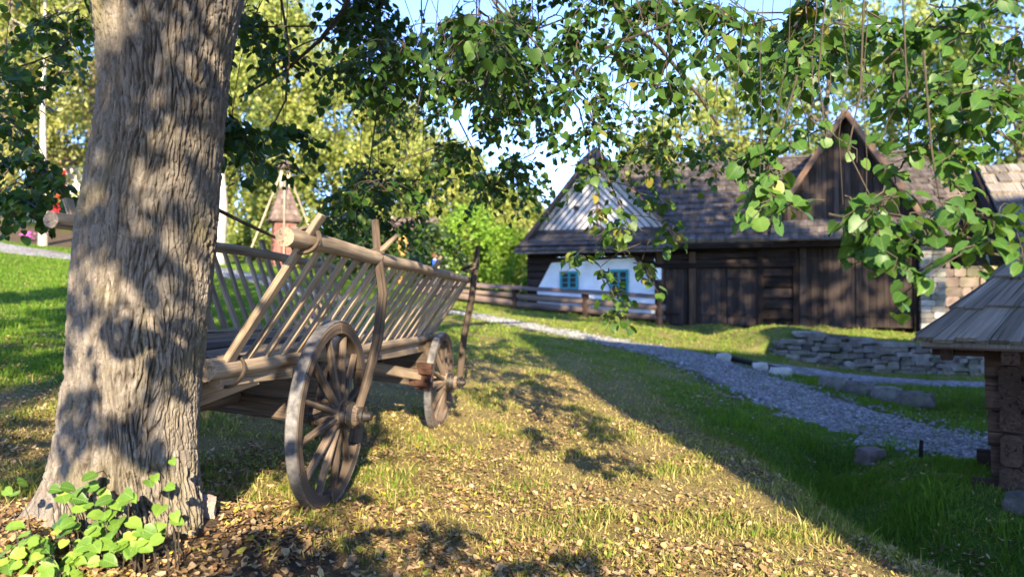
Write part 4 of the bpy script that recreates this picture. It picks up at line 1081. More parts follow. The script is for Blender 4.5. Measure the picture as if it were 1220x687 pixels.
def crown_mesh(name, seed, h0, h1, rad, clumps, per, leaf, shape='round', droop=0., gap=.25):
    r = np.random.RandomState(seed)
    t = r.rand(clumps * 3) ** .85; a = r.uniform(0, 2 * pi, clumps * 3); q = np.sqrt(r.rand(clumps * 3)) * .55 + .45
    if shape == 'round': pr = np.sqrt(np.clip(1 - (2 * t - .85) ** 2 / 1.4, .02, 1))
    elif shape == 'cone': pr = (1 - t) ** .8 + .05
    elif shape == 'tall': pr = np.sqrt(np.clip(1 - (2 * t - .8) ** 2 / 1.7, .02, 1)) * (.75 + .25 * np.sin(t * 19 + seed))
    else: pr = np.sqrt(np.clip(1 - t ** 2, .02, 1))
    lump = 1 + .38 * pnoise(np.cos(a) * 1.7, np.sin(a) * 1.7, t * 4, seed % 50)
    rr = rad * pr * q * lump
    c = np.stack([np.cos(a) * rr, np.sin(a) * rr, h0 + (h1 - h0) * t], -1)
    hole = pnoise(c[:, 0] / rad * 2.2, c[:, 1] / rad * 2.2, c[:, 2] / rad * 2.2, (seed + 7) % 50)
    c = c[hole > -gap][:clumps]; m = len(c)
    cs = rad * r.uniform(.10, .24, m)
    off = r.normal(0, 1, (m, per, 3)) * cs[:, None, None] * .62
    if shape == 'cone':
        out = c.copy(); out[:, 2] = 0; out /= np.linalg.norm(out, axis=1)[:, None] + 1e-6
        s = r.rand(m, per, 1) * (rad * .42); off = off * np.array([.7, .7, .35]) + out[:, None] * s; off[..., 2] -= s[..., 0] * .35
    off[..., 2] -= droop * np.abs(r.normal(0, 1, (m, per))) * cs[:, None] * 1.6
    p = (c[:, None] + off).reshape(-1, 3); n = len(p)
    ax = r.normal(0, 1, (n, 3)); ax[:, 2] -= .5 + droop * 2; ax /= np.linalg.norm(ax, axis=1)[:, None]
    nr = r.normal(0, 1, (n, 3)); b = np.cross(ax, nr); b /= np.linalg.norm(b, axis=1)[:, None] + 1e-9
    s = leaf * r.uniform(.6, 1.3, n)[:, None]; wd = .42 if shape != 'cone' else .26
    V = np.stack([p, p + ax * s * .5 + b * s * wd, p + ax * s, p + ax * s * .5 - b * s * wd], 1).reshape(-1, 3)
    tone = np.clip(np.repeat(r.uniform(.1, .9, m), per) + r.normal(0, .14, n), 0, 1)
    Fc = np.arange(n * 4).reshape(-1, 4)
    return V, Fc, np.repeat(tone, 4)
def RZ(x, y, zrel): return Vector((x, y, zrel + CH))
def in_view(p, m=40):
    """is the point inside the photo frame"""
    if p.y < .15: return False
    q = (p.z - CH) / p.y; v = math.atan(q) - PITCH
    py = 343.5 - F * math.tan(v); px = 610 + F * p.x / p.y
    return -m < px < 1220 + m and -m < py < 687 + m

def build_lime():
    root = empty('lime_tree', (0, 0, 0)); tag(root, 'old lime tree with a thick furrowed trunk beside the wagon', 'tree')
    tr, top = trunk_mesh(root)
    FK = top + Vector((0, 0, -.12))
    limbs = [[FK, RZ(-.6, 4.4, 2.7), RZ(.6, 6, 3.25), RZ(1.8, 7.5, 3.5), RZ(2.6, 8.5, 3.9)],
             [FK, RZ(-1.6, 4.8, 3.0), RZ(-1.3, 7.3, 3.9), RZ(-1.0, 8.6, 4.5)],
             [FK, RZ(-2.8, 4.6, 2.8), RZ(-4.2, 6, 3.3), RZ(-5, 7, 3.6)],
             [FK, RZ(-.3, 3.0, 2.6), RZ(1.0, 2.8, 3.1), RZ(2.2, 3.1, 3.2)],
             [FK, RZ(-.9, 1.6, 2.7), RZ(-.2, -.6, 3.3), RZ(.4, -3, 3.6), RZ(.5, -5, 3.8)],
             [FK, RZ(-2.2, 1.6, 2.8), RZ(-2.9, -.6, 3.4), RZ(-3.2, -3, 3.8)],
             [FK, RZ(-1.5, 3.1, 4), RZ(-1.3, 3.4, 6.5), RZ(-1.4, 3.3, 8)]]
    anch = []
    for lb in limbs:
        m = MB(); pts = []
        for i in range(len(lb) - 1):
            for k in range(5):
                t = k / 5; pts.append(lb[i].lerp(lb[i + 1], t) + Vector((RNG.uniform(-.04, .04), RNG.uniform(-.04, .04), RNG.uniform(-.03, .03))) * (1 if i + k else 0))
        pts.append(lb[-1]); n = len(pts)
        m.tube(pts, [.19 * (1 - i / n) ** 1.1 + .018 for i in range(n)], 12, .04); m.build('limb', M['darkbark'], root)
        anch += pts[4:]
    C = Crown(8)
    r = C.r
    def near(c, zup=.35):
        q = sorted(anch, key=lambda a: abs((a - c).length - 1.9) + (2 if a.z < c.z + zup else 0)); return r.choice(q[:4])
    # (x0,y0,x1,y1,d0,d1,clusters,sprays,length,leaf,leaves,tone,droop)
    regs = [(-20,-10,105,90,4.6,7.0,9,6,.34,.075,9,.05,.6), (-20,80,105,165,4.4,6.5,7,5,.32,.075,8,-.05,.6), (10,170,100,245,4.6,6,6,6,.30,.08,9,-.15,.5), (-10,205,40,250,4.6,6,3,6,.28,.08,9,-.1,.5),
            (270,0,330,60,4.6,6,5,6,.34,.075,9,-.15,.5), (262,60,350,175,4.4,5.8,10,7,.34,.08,10,-.2,.4), (300,160,370,200,4.8,6,2,5,.25,.07,8,-.1,.4),
            (340,-10,470,80,4.8,7.5,14,7,.36,.075,10,-.1,.5), (440,-10,640,130,4.6,8.0,38,7,.38,.075,10,-.08,.6), (380,60,440,130,5,7,3,5,.3,.07,8,-.1,.5),
            (420,130,640,230,5.0,8.0,24,7,.36,.072,9,-.05,.6), (380,215,560,270,5.2,7.5,15,6,.34,.07,9,-.08,.6), (440,255,540,300,5.6,7.6,7,5,.28,.07,8,-.1,.5),
            (345,220,420,275,5.4,7,4,5,.26,.07,8,-.1,.5),
            (560,-15,860,60,3.4,6.5,26,7,.34,.07,10,-.05,.7), (580,50,820,120,4.0,6.5,16,6,.32,.068,9,0,.7), (600,110,720,200,4.6,6.5,9,6,.3,.066,8,.05,.8), (690,110,800,205,4.6,6.8,7,5,.28,.066,8,.1,.8), (750,110,870,190,4.6,7,9,5,.32,.07,8,.3,.6),
            (840,-15,1010,66,3.0,6.0,20,6,.34,.075,9,.10,.6)]
    done = []
    for (x0, y0, x1, y1, d0, d1, nc, ns, ln, sz, nl, tone, dr) in regs:
        for _ in range(max(1, round(nc * .62))):
            c = P(r.uniform(x0, x1), r.uniform(y0, y1), r.uniform(d0, d1)); near_ = min(done, key=lambda q: (q - c).length) if done else None
            an = near(c) if near_ is None or r.random() < .36 or (near_ - c).length > 1.1 else near_; done.append(c)
            C.cluster(c, ns, ln, sz * .86, nl + 1, an, 1., dr, tone, side=r.random() < .7, rad=.007)
    # chain of leaves hanging in front of the white cottage
    chain = [(700,120), (712,170), (725,215), (745,255), (775,285), (738,300), (715,318), (728,345), (735,362)]
    top_ = near(P(700, 60, 5.2)); pts = [top_] + [P(a, b, 5.2) for a, b in chain]
    C.tw.tube(pts, [.010] + [.007 - .0005 * i for i in range(len(chain))], 5, 0, cap=False)
    for (a, b), k in zip([(690,205), (715,245), (770,235), (800,270), (745,262), (765,310), (720,275), (700,300), (725,320), (735,350), (738,365)], [3,3,4,4,3,3,3,3,3,3,4]):
        c = P(a, b, 5.2 + r.uniform(-.2, .2)); C.cluster(c, k, .17, .068, 6, None, 1., .6, .25); 
    for (a, b), (e, f) in (((725,215), (690,205)), ((745,255), (800,270)), ((725,215), (770,235)), ((775,285), (765,310)), ((738,300), (700,300))):
        C.tw.tube([P(a, b, 5.2), P((a+e)/2, (b+f)/2 - 4, 5.2), P(e, f, 5.2)], [.004, .003, .002], 4, 0, cap=False)
    # bare hanging twigs
    for k in range(12):
        x = r.uniform(420, 860); d = r.uniform(4.4, 6.5); y0 = r.uniform(-60, 20); y1 = r.uniform(90, 230)
        p0, p1 = P(x, y0, d), P(x + r.uniform(-40, 40), y1, d); m = p0.lerp(p1, .5) + Vector((r.uniform(-.08, .08), r.uniform(-.1, .1), 0))
        a = near(p0); C.tw.tube([a, p0.lerp(a, .3) + Vector((0, 0, .1)), p0, m, p1], [.008, .006, .005, .004, .0015], 4, 0, cap=False)
    # thick drooping boughs in view
    for pl, d, rr in (([(430,-40), (411,9), (381,48), (337,87), (285,116)], 5.2, .02), ([(700,-40), (740,17), (787,58), (834,116), (856,150)], 5.0, .022), ([(330,-30), (345,60), (340,120), (310,180), (262,200)], 5, .010), ([(450,-40), (453,13), (455,87), (440,200), (430,260)], 5.4, .010), ([(360,-30), (480,60), (540,130), (590,230)], 5.8, .012), ([(560,-40), (600,20), (690,130), (712,220)], 5.2, .012)):
        pp = [P(a, b, d + .12 * i) for i, (a, b) in enumerate(pl)]; pp = [near(pp[0], .1)] + pp; C.tw.tube(pp, [rr * (1.1 - .8 * i / len(pp)) for i in range(len(pp))], 7, 0, cap=False)
    pp = [P(232, 236, 3.45), P(290, 265, 3.6), P(337, 287, 3.75)]; C.tw.tube(pp, [.010, .009, .007], 7, .05)
    # crown overhead and behind the photographer (unseen; shaped to shade around the sunlit strip)
    for _ in range(150):
        for tries in range(60):
            y = r.uniform(-7.5, 7.5); c = RZ(r.uniform(-6, 2.6), y, 0); c.z = CH + r.uniform(2.0, 6.5)
            rad = math.hypot(c.x + 1.3, (c.y - .6) * .8)
            tt = (c.z - .15) / sin(SUN_EL); gx, gy = c.x + L.x * tt, c.y + L.y * tt; xe = 1.92 - .206 * (gy - 3.6)
            if 3.9 < gy < 19 and xe - 2.1 < gx < xe + .5 and r.random() < .93: continue
            if not in_view(c, 90) and rad < 6.2 - max(0, c.z - CH - 4) * .8: break
        C.cluster(c, 6, .48, .105, 8, near(c, -1.5) if r.random() < .5 else None, 1., .4, -.05)
    shade = [(-1.75, 2.9, .15), (-1.8, 2.9, .4), (-1.7, 2.9, .62), (-1.75, 2.9, .85), (-1.55, 2.9, .5), (-1.5, 2.9, .2), (-1.85, 2.9, 0.), (-1.6, 2.9, .98), (-1.4, 2.9, .75), (-1.75, 2.9, -.35), (-1.5, 2.9, -.5), (-1.35, 2.9, -.15),
             (-.7, 3.0, -1.15), (-.4, 3.3, -1.2), (-.2, 2.9, -1.2), (0, 3.5, -1.25), (.3, 3.2, -1.3), (-.9, 3.5, -1.15), (.55, 3.5, -1.3), (-.3, 3.9, -1.2), (-1.0, 2.8, -1.1), (.9, 3.4, -1.3),
             (-1.1, 4.4, -.5), (-1.05, 4.3, -1.0), (-.9, 4.5, -.3), (-1.9, 5.2, -1.0), (-1.4, 5.5, -.9), (-.5, 6.3, .1), (-.75, 7, -.8), (-.5, 6.4, -1.1), (-.6, 3.3, -1.2), (-1.1, 3.3, -1.1), (-.1, 3.2, -1.25), (-.5, 2.7, -1.15), (.15, 2.8, -1.25), (-.8, 3.8, -1.2), (-.45, 3.5, -1.2), (.35, 3.7, -1.3), (.6, 3.0, -1.3), (-2.6, 5.5, -1), (-3.2, 6.5, -.9), (-2.8, 8, -.8)]
    for q in shade:  # unseen leaf clusters added sunward of each point to shade it
        t_ = r.uniform(4.2, 6.6); c = RZ(*q) - L * t_ + Vector((r.uniform(-.1, .1), 0, r.uniform(-.08, .08)))
        if not in_view(c, 60): C.cluster(c, 5, .30, .085, 7, near(c, -1.5) if r.random() < .6 else None, 1., .4, -.05)
    for _ in range(135):  # more unseen clusters, added to shade the left lawn
        tx, ty = r.uniform(-10, -2.3), r.uniform(5.5, 17); c = RZ(tx, ty, -.6 + .05 * ty) - L * r.uniform(16, 22)
        if r.random() < .8 and not in_view(c, 60): C.cluster(c, 6, .6, .24, 6, None, 1., .3, 0)
    C.build(root, M['limeleaf'])
    V, Fc, tone = crown_mesh('crown', 71, CH + 6.0, CH + 10.5, 4.2, 110, 34, .24, 'round', .2, .1)
    fast_mesh('upper_crown', V + np.array([-1.4, 1.5, 0]), [Fc], M['limeleaf'], {'rnd': tone}, False, root)
    return root
build_lime()

def build_second_lime():
    root = empty('lime_tree', (0, 0, 0)); tag(root, 'second lime tree reaching in with large leaves over the low hut', 'tree')
    x, y = 4.5, 1.2; zb = H(x, y); m = MB(); base = Vector((x, y, zb - .2)); fk = Vector((x - .1, y + .1, CH + 1.5))
    m.tube([base, base + Vector((0, 0, .5)), fk.lerp(base, .5), fk], [.42, .30, .26, .23], 16, .04); m.build('trunk', M['darkbark'], root)
    limbs = [[fk, RZ(3.4, 2.2, 1.9), RZ(2.4, 2.9, 2.2), RZ(1.3, 3.4, 2.3)], [fk, RZ(4, 2.8, 2.2), RZ(3.2, 4.4, 2.8)], [fk, RZ(4.6, 1.3, 4.5)], [fk, RZ(5.5, 0, 2.7)]]
    an = []
    for lb in limbs:
        pts = [a.lerp(b, k / 4) for a, b in zip(lb[:-1], lb[1:]) for k in range(4)] + [lb[-1]]; m = MB(); n = len(pts)
        m.tube(pts, [.12 * (1 - i / n) + .015 for i in range(n)], 10, .04); m.build('limb', M['darkbark'], root); an += pts[3:]
    C = Crown(21); r = C.r; near = lambda c: min(an, key=lambda a: (a - c).length)
    spots = [(880,205,2.9,4), (915,195,2.8,5), (930,235,2.7,5), (905,245,2.7,4), (965,180,2.7,4),
             (1000,265,2.5,4), (1030,290,2.4,6), (1050,275,2.4,6), (1075,300,2.4,5), (1020,305,2.4,4), (1065,255,2.5,3),
             (1055,95,2.8,4), (1095,150,2.7,5), (1120,120,2.7,5), (1150,170,2.6,6), (1180,140,2.6,6), (1205,165,2.5,3), (1110,200,2.6,5), (1140,215,2.6,4), (1085,220,2.7,3), (1200,110,2.6,6), (1215,60,2.6,6), (1160,70,2.7,6), (1100,60,2.9,6), (1050,50,3.0,5), (1130,15,2.8,6), (1200,10,2.7,6), (1010,60,3.0,4), (950,95,3.1,4),
             (1120,275,2.4,2), (1145,300,2.35,4), (1180,305,2.3,4), (1165,285,2.3,3), (1110,322,2.35,1), (1200,262,2.4,1)]
    done = []
    for px, py, d, k in spots:
        c = P(px, py - 24, d); near_ = min(done, key=lambda q: (q - c).length) if done else None; an_ = near(c) if near_ is None or r.random() < .18 or (near_ - c).length > .6 else near_; done.append(c)
        C.cluster(c, max(1, round(k * .75)), .17, .054, 8, an_, .9, .45, .02 if px > 990 else .15, .0035)
    for pl, d, rr in (([(1030,-20), (1025,110), (1010,180), (1040,240), (1060,285)], 2.6, .004), ([(1100,60), (1110,180), (1120,240), (1165,300)], 2.5, .004), ([(985,-20), (975,90), (985,170)], 2.8, .0035), ([(1220,310), (1150,295), (1080,290)], 2.45, .004), ([(1075,-20), (1080,100), (1085,200)], 2.7, .0035), ([(950,90), (930,160), (905,230)], 2.8, .004)):
        C.tw.tube([P(a, b, d) for a, b in pl], [rr * (1 - .15 * i) for i in range(len(pl))], 6, 0, cap=False)
    for px in range(636, 790, 13):  # unseen leaf clusters added to shade the white cottage wall
        for py in (292, 312, 330, 350):
            q = P(px + r.uniform(-6, 6), py + r.uniform(-6, 6), 25) - L * r.uniform(26, 29)
            if r.random() < .8: C.cluster(q, 6, .55, .26, 6, None, 1., .3, 0)
    for px in range(925, 1100, 15):  # unseen leaf clusters added to shade the barn gable and great door
        for py in range(150, 390, 24):
            if abs(px - 1008) > 20 + (py - 130) * .75 and py < 270: continue
            q = P(px + r.uniform(-6, 6), py + r.uniform(-8, 8), 22.8) - L * r.uniform(24, 28)
            if r.random() < .50: C.cluster(q, 6, .55, .26, 6, None, 1., .3, 0)
    for _ in range(12):
        for t in range(20):
            c = RZ(r.uniform(2.2, 7), r.uniform(-1.5, 4), r.uniform(2.2, 5))
            if not in_view(c, 80): break
        C.cluster(c, 6, .4, .10, 7, near(c), 1., .4, 0)
    C.build(root, M['bigleaf'])
    V, Fc, tone = crown_mesh('crown', 72, CH + 5.5, CH + 17, 6.6, 560, 36, .31, 'round', .2, .2)
    q = V.reshape(-1, 4, 3).mean(1); k = ~((q[:, 0] + 6.2 < 5.7) & (q[:, 2] - CH > 11.6)); 
    tl = (24 - q[:, 1] - .6) / L.y; gx, gz_ = q[:, 0] + 6.2 + L.x * tl, q[:, 2] - CH + L.z * tl; k &= (gx > -.6) & (gx < 13.5) & (gz_ > -1.8) & (gz_ < 6.2)  # unseen crown cut down to the leaves whose shade lands on the facades
    V = V.reshape(-1, 4, 3)[k].reshape(-1, 3); tone = tone.reshape(-1, 4)[k].ravel(); Fc = np.arange(len(V)).reshape(-1, 4)
    fast_mesh('upper_crown', V + np.array([6.2, .6, 0]), [Fc], M['limeleaf'], {'rnd': tone}, False, root)
build_second_lime()

def build_shoots():
    root = empty('lime_shoot', (TREE.x, TREE.y - .45, 0)); tag(root, 'patch of bright green leafy shoots at the foot of the trunk', 'plant')
    off = Vector(root.location); C = Crown(33); r = C.r
    spots = []
    for px, py, n in ((150,625,9), (120,640,9), (95,625,6), (70,650,7), (30,660,5), (60,675,5), (105,665,8), (165,645,6), (40,640,4), (10,625,2), (5,655,2), (75,590,3), (85,575,2), (130,600,4), (160,590,3), (200,630,5), (185,635,3), (105,585,3), (215,566,1), (203,562,1), (15,585,2), (140,575,2), (12,675,3), (90,685,5)):
        for _ in range(round(n * 1.5)): spots.append((px * .92 + r.gauss(0, 11), py + r.gauss(0, 9)))
    for px, py in spots:
        d = 2.62 + (690 - py) * .0016 + r.uniform(-.05, .05) - (.08 if px < 60 else 0); p = P(px, py, d)
        g = H(p.x, p.y)
        if py > 570 and p.z < g + .03: p.z = g + .03 + r.random() * .04
        a = r.uniform(-pi, 0.2) if r.random() < .8 else r.uniform(0, pi)
        ax = Vector((cos(a), sin(a), -.35 + r.gauss(0, .2))).normalized()
        n = Vector((r.gauss(0, .25), -.75 + r.gauss(0, .25), .8)); n = (n - ax * n.dot(ax)).normalized()
        C.leaf(p - off, ax, n, r.uniform(.032, .062), min(1, max(0, r.gauss(.5, .25))))
        st = Vector((p.x + r.uniform(-.05, .05), p.y + r.uniform(.02, .10), g - .01)) if py > 575 else Vector((p.x, p.y + .08, p.z - .03))
        C.tw.tube([st - off, (st.lerp(p, .6) + Vector((0, .02, .01))) - off, p - off], [.003, .0024, .0016], 4, 0, cap=False)
    C.build(root, M['shootleaf'], 'leaves', 'stem')
build_shoots()

# ------------------------------------------------------------------ fallen leaves and grass (uncountable)
def frame_mask(x, y, z, m=60):
    q = (z - CH) / y; v = np.arctan(q) - PITCH; py = 343.5 - F * np.tan(v); px = 610 + F * x / y
    return (px > -m) & (px < 1220 + m) & (py < 687 + m)
def keep_off(x, y):
    ok = np.hypot(x - TREE.x, y - TREE.y) > .34
    hx, hy = x - 3.25, y - 5.9; a, b = hx * .84 - hy * .55, hx * .55 + hy * .84
    ok &= ~((a > .45) & (b > .45))
    u = (x - FO.x) * FE.x + (y - FO.y) * FE.y; v = (x - FO.x) * FN.x + (y - FO.y) * FN.y
    ok &= ~((v > -.05) & (u > -4.9))
    return ok

def build_litter(n=42000):
    r = np.random.RandomState(12)
    d = 2.3 + 8.2 * r.rand(n * 3) ** 1.5; x = d * r.uniform(-.75, .75, n * 3)
    dens = .30 + 1.5 * pnoise(x * .9, d * .9, 0, 41) + .5 * pnoise(x * 3.2, d * 3.2, 0, 42) + .5 * np.exp(-((x + .6) ** 2 + (d - 3.1) ** 2) / 1.6)
    dens -= .75 * sstep(2.2, 3.2, x) * sstep(4.9, 5.8, d); dens *= (1 - path_mask(x, d))
    k = (r.rand(n * 3) < dens) & keep_off(x, d); x, d = x[k][:n], d[k][:n]; n = len(x)
    z = height(x, d) + r.uniform(.004, .03, n)
    s = r.uniform(.0075, .0165, n) * r.choice([.7, 1, 1, 1.5], n); asp = r.uniform(.35, .85, n)
    a = r.uniform(0, 2 * pi, n); tx = r.normal(0, .45, n); ty = r.normal(0, .45, n); curl = r.uniform(-.2, .7, n)
    U = np.array([-1, 0, 1, -1, 0, 1.]) ; Vv = np.array([-.5, -.9, -.15, .5, .9, .15])
    px = U[None] * s[:, None]; py = Vv[None] * (s * asp)[:, None]; pz = (U[None] ** 2) * (s * curl)[:, None] + np.abs(Vv[None]) * (s * curl * .7)[:, None] + px * tx[:, None] * .6 + py * ty[:, None]
    X = px * np.cos(a)[:, None] - py * np.sin(a)[:, None] + x[:, None]; Y = px * np.sin(a)[:, None] + py * np.cos(a)[:, None] + d[:, None]
    V = np.stack([X, Y, pz + z[:, None]], -1).reshape(-1, 3)
    Fc = (np.array([(0,1,4,3),(1,2,5,4)])[None] + (np.arange(n) * 6)[:, None, None]).reshape(-1, 4)
    o = fast_mesh('fallen_leaves', V, [Fc], M['litter'], {'rnd': np.repeat(r.rand(n), 6)}, True)
    tag(o, 'dry brown fallen leaves scattered thickly over the lawn', 'fallen leaves', kind='stuff')
build_litter()

def build_grass(n=330000):
    r = np.random.RandomState(7)
    d = 2.25 + 24 * r.rand(n) ** 1.75; x = d * r.uniform(-.76, .76, n)
    pm = path_mask(x, d); lush = lush_f(x, d); soil = soil_f(x, d)
    nz = 1.5 * pnoise(x * 1.7, d * 1.7, 0, 51) + .8 * pnoise(x * 6, d * 6, 0, 52)
    keep = (r.rand(n) > pm * .90) & (r.rand(n) < .62 + .5 * nz + .4 * lush - soil * .8) & keep_off(x, d)
    x, d, lush, nz = x[keep], d[keep], lush[keep], nz[keep]; n = len(x)
    z = height(x, d)
    dd, _ = dist_poly(x, d, DITCH); tall = np.exp(-(dd / .55) ** 2) * (d < 9)
    L_ = r.uniform(.022, .055, n) * (1 + .5 * lush + 1.1 * tall * r.rand(n)) * (1 + np.clip(nz, -.4, .8)) * np.where(r.rand(n) < .02, 2.0, 1)
    w = .0020 * (1 + d / 3.6) * r.uniform(.7, 1.3, n)
    a = r.uniform(0, 2 * pi, n); lean = np.abs(r.normal(.55, .4, n)) * np.where(lush < .4, 1.5, 1.0)
    ca, sa = np.cos(a), np.sin(a); b = r.uniform(0, 2 * pi, n); wx, wy = np.cos(b) * w, np.sin(b) * w
    pts = []
    up = L_ / np.sqrt(1 + lean ** 2)
    for t, ws in ((0, 1), (.55, .8), (1, 0)):
        ox = ca * up * lean * t ** 1.5; oy = sa * up * lean * t ** 1.5; oz = up * (t - .12 * t * t) - .006
        if ws: pts += [np.stack([x + ox - wx * ws, d + oy - wy * ws, z + oz], -1), np.stack([x + ox + wx * ws, d + oy + wy * ws, z + oz], -1)]
        else: pts += [np.stack([x + ox, d + oy, z + oz], -1)]
    V = np.stack(pts, 1).reshape(-1, 3)
    base = (np.arange(n) * 5)[:, None]
    Q = np.array([[0, 1, 3, 2]]) + base; T = np.array([[2, 3, 4]]) + base
    tone = np.clip(.80 - .62 * lush + r.normal(0, .2, n) - .22 * np.clip(nz, -1, 1), 0, 1)
    o = fast_mesh('grass', V, [Q, T], M['blade'], {'rnd': np.repeat(tone, 5)}, False)
    tag(o, 'short mixed dry and green grass covering the sloping lawn', 'grass', kind='stuff')
build_grass()

def tuft(px, py, d, n, ln, seed, label):
    r = random.Random(seed); q = P(px, py, d); m = MB(); g = H(q.x, q.y)
    V, Fc, rn = [], [], []
    for k in range(n):
        a = r.uniform(0, 2 * pi); b = Vector((q.x + r.gauss(0, .05), q.y + r.gauss(0, .05), 0)); b.z = H(b.x, b.y) - .01
        l = ln * r.uniform(.6, 1.1); o = Vector((cos(a), sin(a), 0)) * l * r.uniform(.2, .8); w = Vector((-sin(a), cos(a), 0)) * .004
        i = len(V); V += [b - w, b + w, b + o * .4 + Vector((0, 0, l * .6)) - w, b + o * .4 + Vector((0, 0, l * .6)) + w, b + o + Vector((0, 0, l * .75))]
        Fc.append((i, i + 1, i + 3, i + 2)); Fc.append((i + 2, i + 3, i + 4, i + 4)); rn += [r.uniform(0, .5)] * 5
    V = np.array([tuple(v) for v in V])
    I = (np.arange(n) * 5)[:, None]
    o = fast_mesh('grass_tuft', V, [np.array([[0,1,3,2]]) + I, np.array([[2,3,4]]) + I], M['blade'], {'rnd': np.array(rn)})
    tag(o, label, 'grass tuft')
tuft(975, 590, 5.9, 46, .20, 1, 'tuft of long green grass at the edge of the ditch')
tuft(1050, 660, 5.0, 36, .16, 2, 'low tuft of grass near the bottom end of the ditch')

# ------------------------------------------------------------------ trees and bushes behind
def tree(name, label, cat, x, y, h, rad, kind, seed, group=None, base=.18, clumps=230, per=34, leaf=.2, mat='treeleaf', bark='darkbark', shape='round', droop=0., trunk=True, gap=.25, tr=None, lean=0.):
    root = empty(name, (x, y, H(x, y))); tag(root, label, cat, group); r = random.Random(seed)
    V, Fc, tone = crown_mesh('crown', seed, h * base, h, rad, clumps, per, leaf, shape, droop, gap)
    fast_mesh('crown', V, [Fc], M[mat], {'rnd': tone}, False, root)
    if trunk:
        m = MB(); t0 = tr or h * .016 + .04; top = Vector((lean * h, 0, h * .88))
        pts = [Vector((0, 0, -.2))] + [Vector((0, 0, 0)).lerp(top, k / 6) + Vector((r.uniform(-1, 1), r.uniform(-1, 1), 0)) * .012 * h for k in range(1, 7)]
        m.tube(pts, [t0 * (1.15 - .95 * k / 6) for k in range(7)], 10, .05)
        for k in range(7):
            z = h * r.uniform(base + .05, .75); a = r.uniform(0, 2 * pi); l = rad * r.uniform(.5, .85)
            st = Vector((0, 0, 0)).lerp(top, z / (h * .88)); m.tube([st, st + Vector((cos(a) * l * .5, sin(a) * l * .5, l * .3)), st + Vector((cos(a) * l, sin(a) * l, l * .5))], [t0 * .35, t0 * .2, t0 * .06], 6, .05)
        m.build('trunk', M[bark], root)
    return root
def at(px, d): return ((px - 610) / F * d, d)
GB = 'birches beyond the wagon'; GR = 'trees behind the barn'; GS = 'conifers at the left'; GF = 'far trees at the back'
for i, (px, d, h, rad, lab) in enumerate([(275, 38, 15.5, 3.2, 'tall pale birch just right of the lime trunk'), (335, 35, 12.5, 2.8, 'pale birch behind the small wooden tower'), (400, 42, 12.0, 3.2, 'yellow green birch right of the wooden tower'),
        (465, 38, 9.0, 2.8, 'birch behind the dark shrubs and wagon rail'), (530, 42, 8.2, 3.0, 'rounded birch behind the bright green bush'), (588, 46, 6.4, 2.3, 'birch standing left of the cottage roof'), (630, 62, 6.2, 1.9, 'faint distant birch against the sky beside the cottage gable'), (215, 36, 16, 3.2, 'tall birch half hidden behind the lime trunk')]):
    x, y = at(px, d); tree('birch_tree', lab, 'tree', x, y, h, rad, 0, 100 + i, GB, .08, 460, 38, .20, 'birchleaf', 'birchbark', 'tall', .5, gap=.35)
for i, (px, d, h, rad, lab) in enumerate([(12, 33, 19, 3.8, 'broad yellowish spruce at the far left edge'), (62, 37, 21, 3.6, 'tall spruce behind the pale birch trunk'), (112, 34, 18, 3.4, 'spruce beside the lime trunk on its left'), (-55, 35, 20, 4.0, 'spruce at the end of the row beyond the red door shed')]):
    x, y = at(px, d); tree('spruce_tree', lab, 'tree', x, y, h, rad, 0, 200 + i, GS, .06, 520, 42, .24, 'needle', 'darkbark', 'cone', .3, gap=.4)
x, y = at(50, 26.5); tree('birch_tree', 'slender pale birch trunk in front of the spruces', 'tree', x, y, 12, 1.7, 0, 301, None, .5, 60, 26, .17, 'birchleaf', 'birchbark', 'tall', .5, tr=.13, gap=.3)
x, y = at(258, 25); tree('birch_tree', 'white birch trunk showing beside the lime trunk', 'tree', x, y, 13, 1.9, 0, 302, None, .5, 70, 26, .17, 'birchleaf', 'birchbark', 'tall', .5, tr=.21, gap=.3)
for i, (px, d, h, rad, lab) in enumerate([(835, 42, 12.5, 3.0, 'tree rising over the ridge between cottage and cross gable'), (905, 46, 15.5, 3.4, 'tall yellow green tree left of the barn cross gable'), (985, 40, 16.5, 3.8, 'broad tree directly behind the barn cross gable'), (1065, 44, 18, 3.6, 'tall tree just right of the barn cross gable'),
        (1135, 36, 14.5, 3.4, 'tree behind the right end of the barn'), (1215, 33, 15, 3.6, 'tree rising behind the tall log house'), (770, 55, 10.5, 2.8, 'small tree low behind the cottage roof')]):
    x, y = at(px, d); tree('ash_tree', lab, 'tree', x, y, h, rad, 0, 400 + i, GR, .2, 230, 36, .24, 'treeleaf' if i % 3 else 'birchleaf', 'darkbark', 'round', .15, gap=.18)
for i, (px, d, h, rad, lab) in enumerate([(560, 29.5, 3.4, 1.7, 'bright yellow green bush, left of the pair by the fence'), (605, 30.5, 2.9, 1.4, 'bright yellow green bush, right of the pair by the fence')]):
    x, y = at(px, d); tree('garden_bush', lab, 'bush', x, y, h, rad, 0, 500 + i, 'bushes behind the log fence', .02, 150, 40, .13, 'bushleaf', 'darkbark', 'dome', .1, trunk=False, gap=.5)
for i, (px, d, h, rad, lab) in enumerate([(425, 28, 2.2, 1.5, 'dark low shrub under the branches left of the shed'), (520, 29, 2.5, 1.5, 'dark shrub between the shed and the bright bush'), (385, 29.5, 1.6, 1.2, 'small shrub right of the wooden tower'), (300, 32, 1.5, 1.1, 'small shrub left of the wooden tower')]):
    x, y = at(px, d); tree('dark_shrub', lab, 'bush', x, y, h, rad, 0, 520 + i, 'shrubs beyond the wagon', .02, 110, 36, .14, 'darkleaf' if i < 2 else 'treeleaf', 'darkbark', 'dome', .1, trunk=False, gap=.5)
proto = None
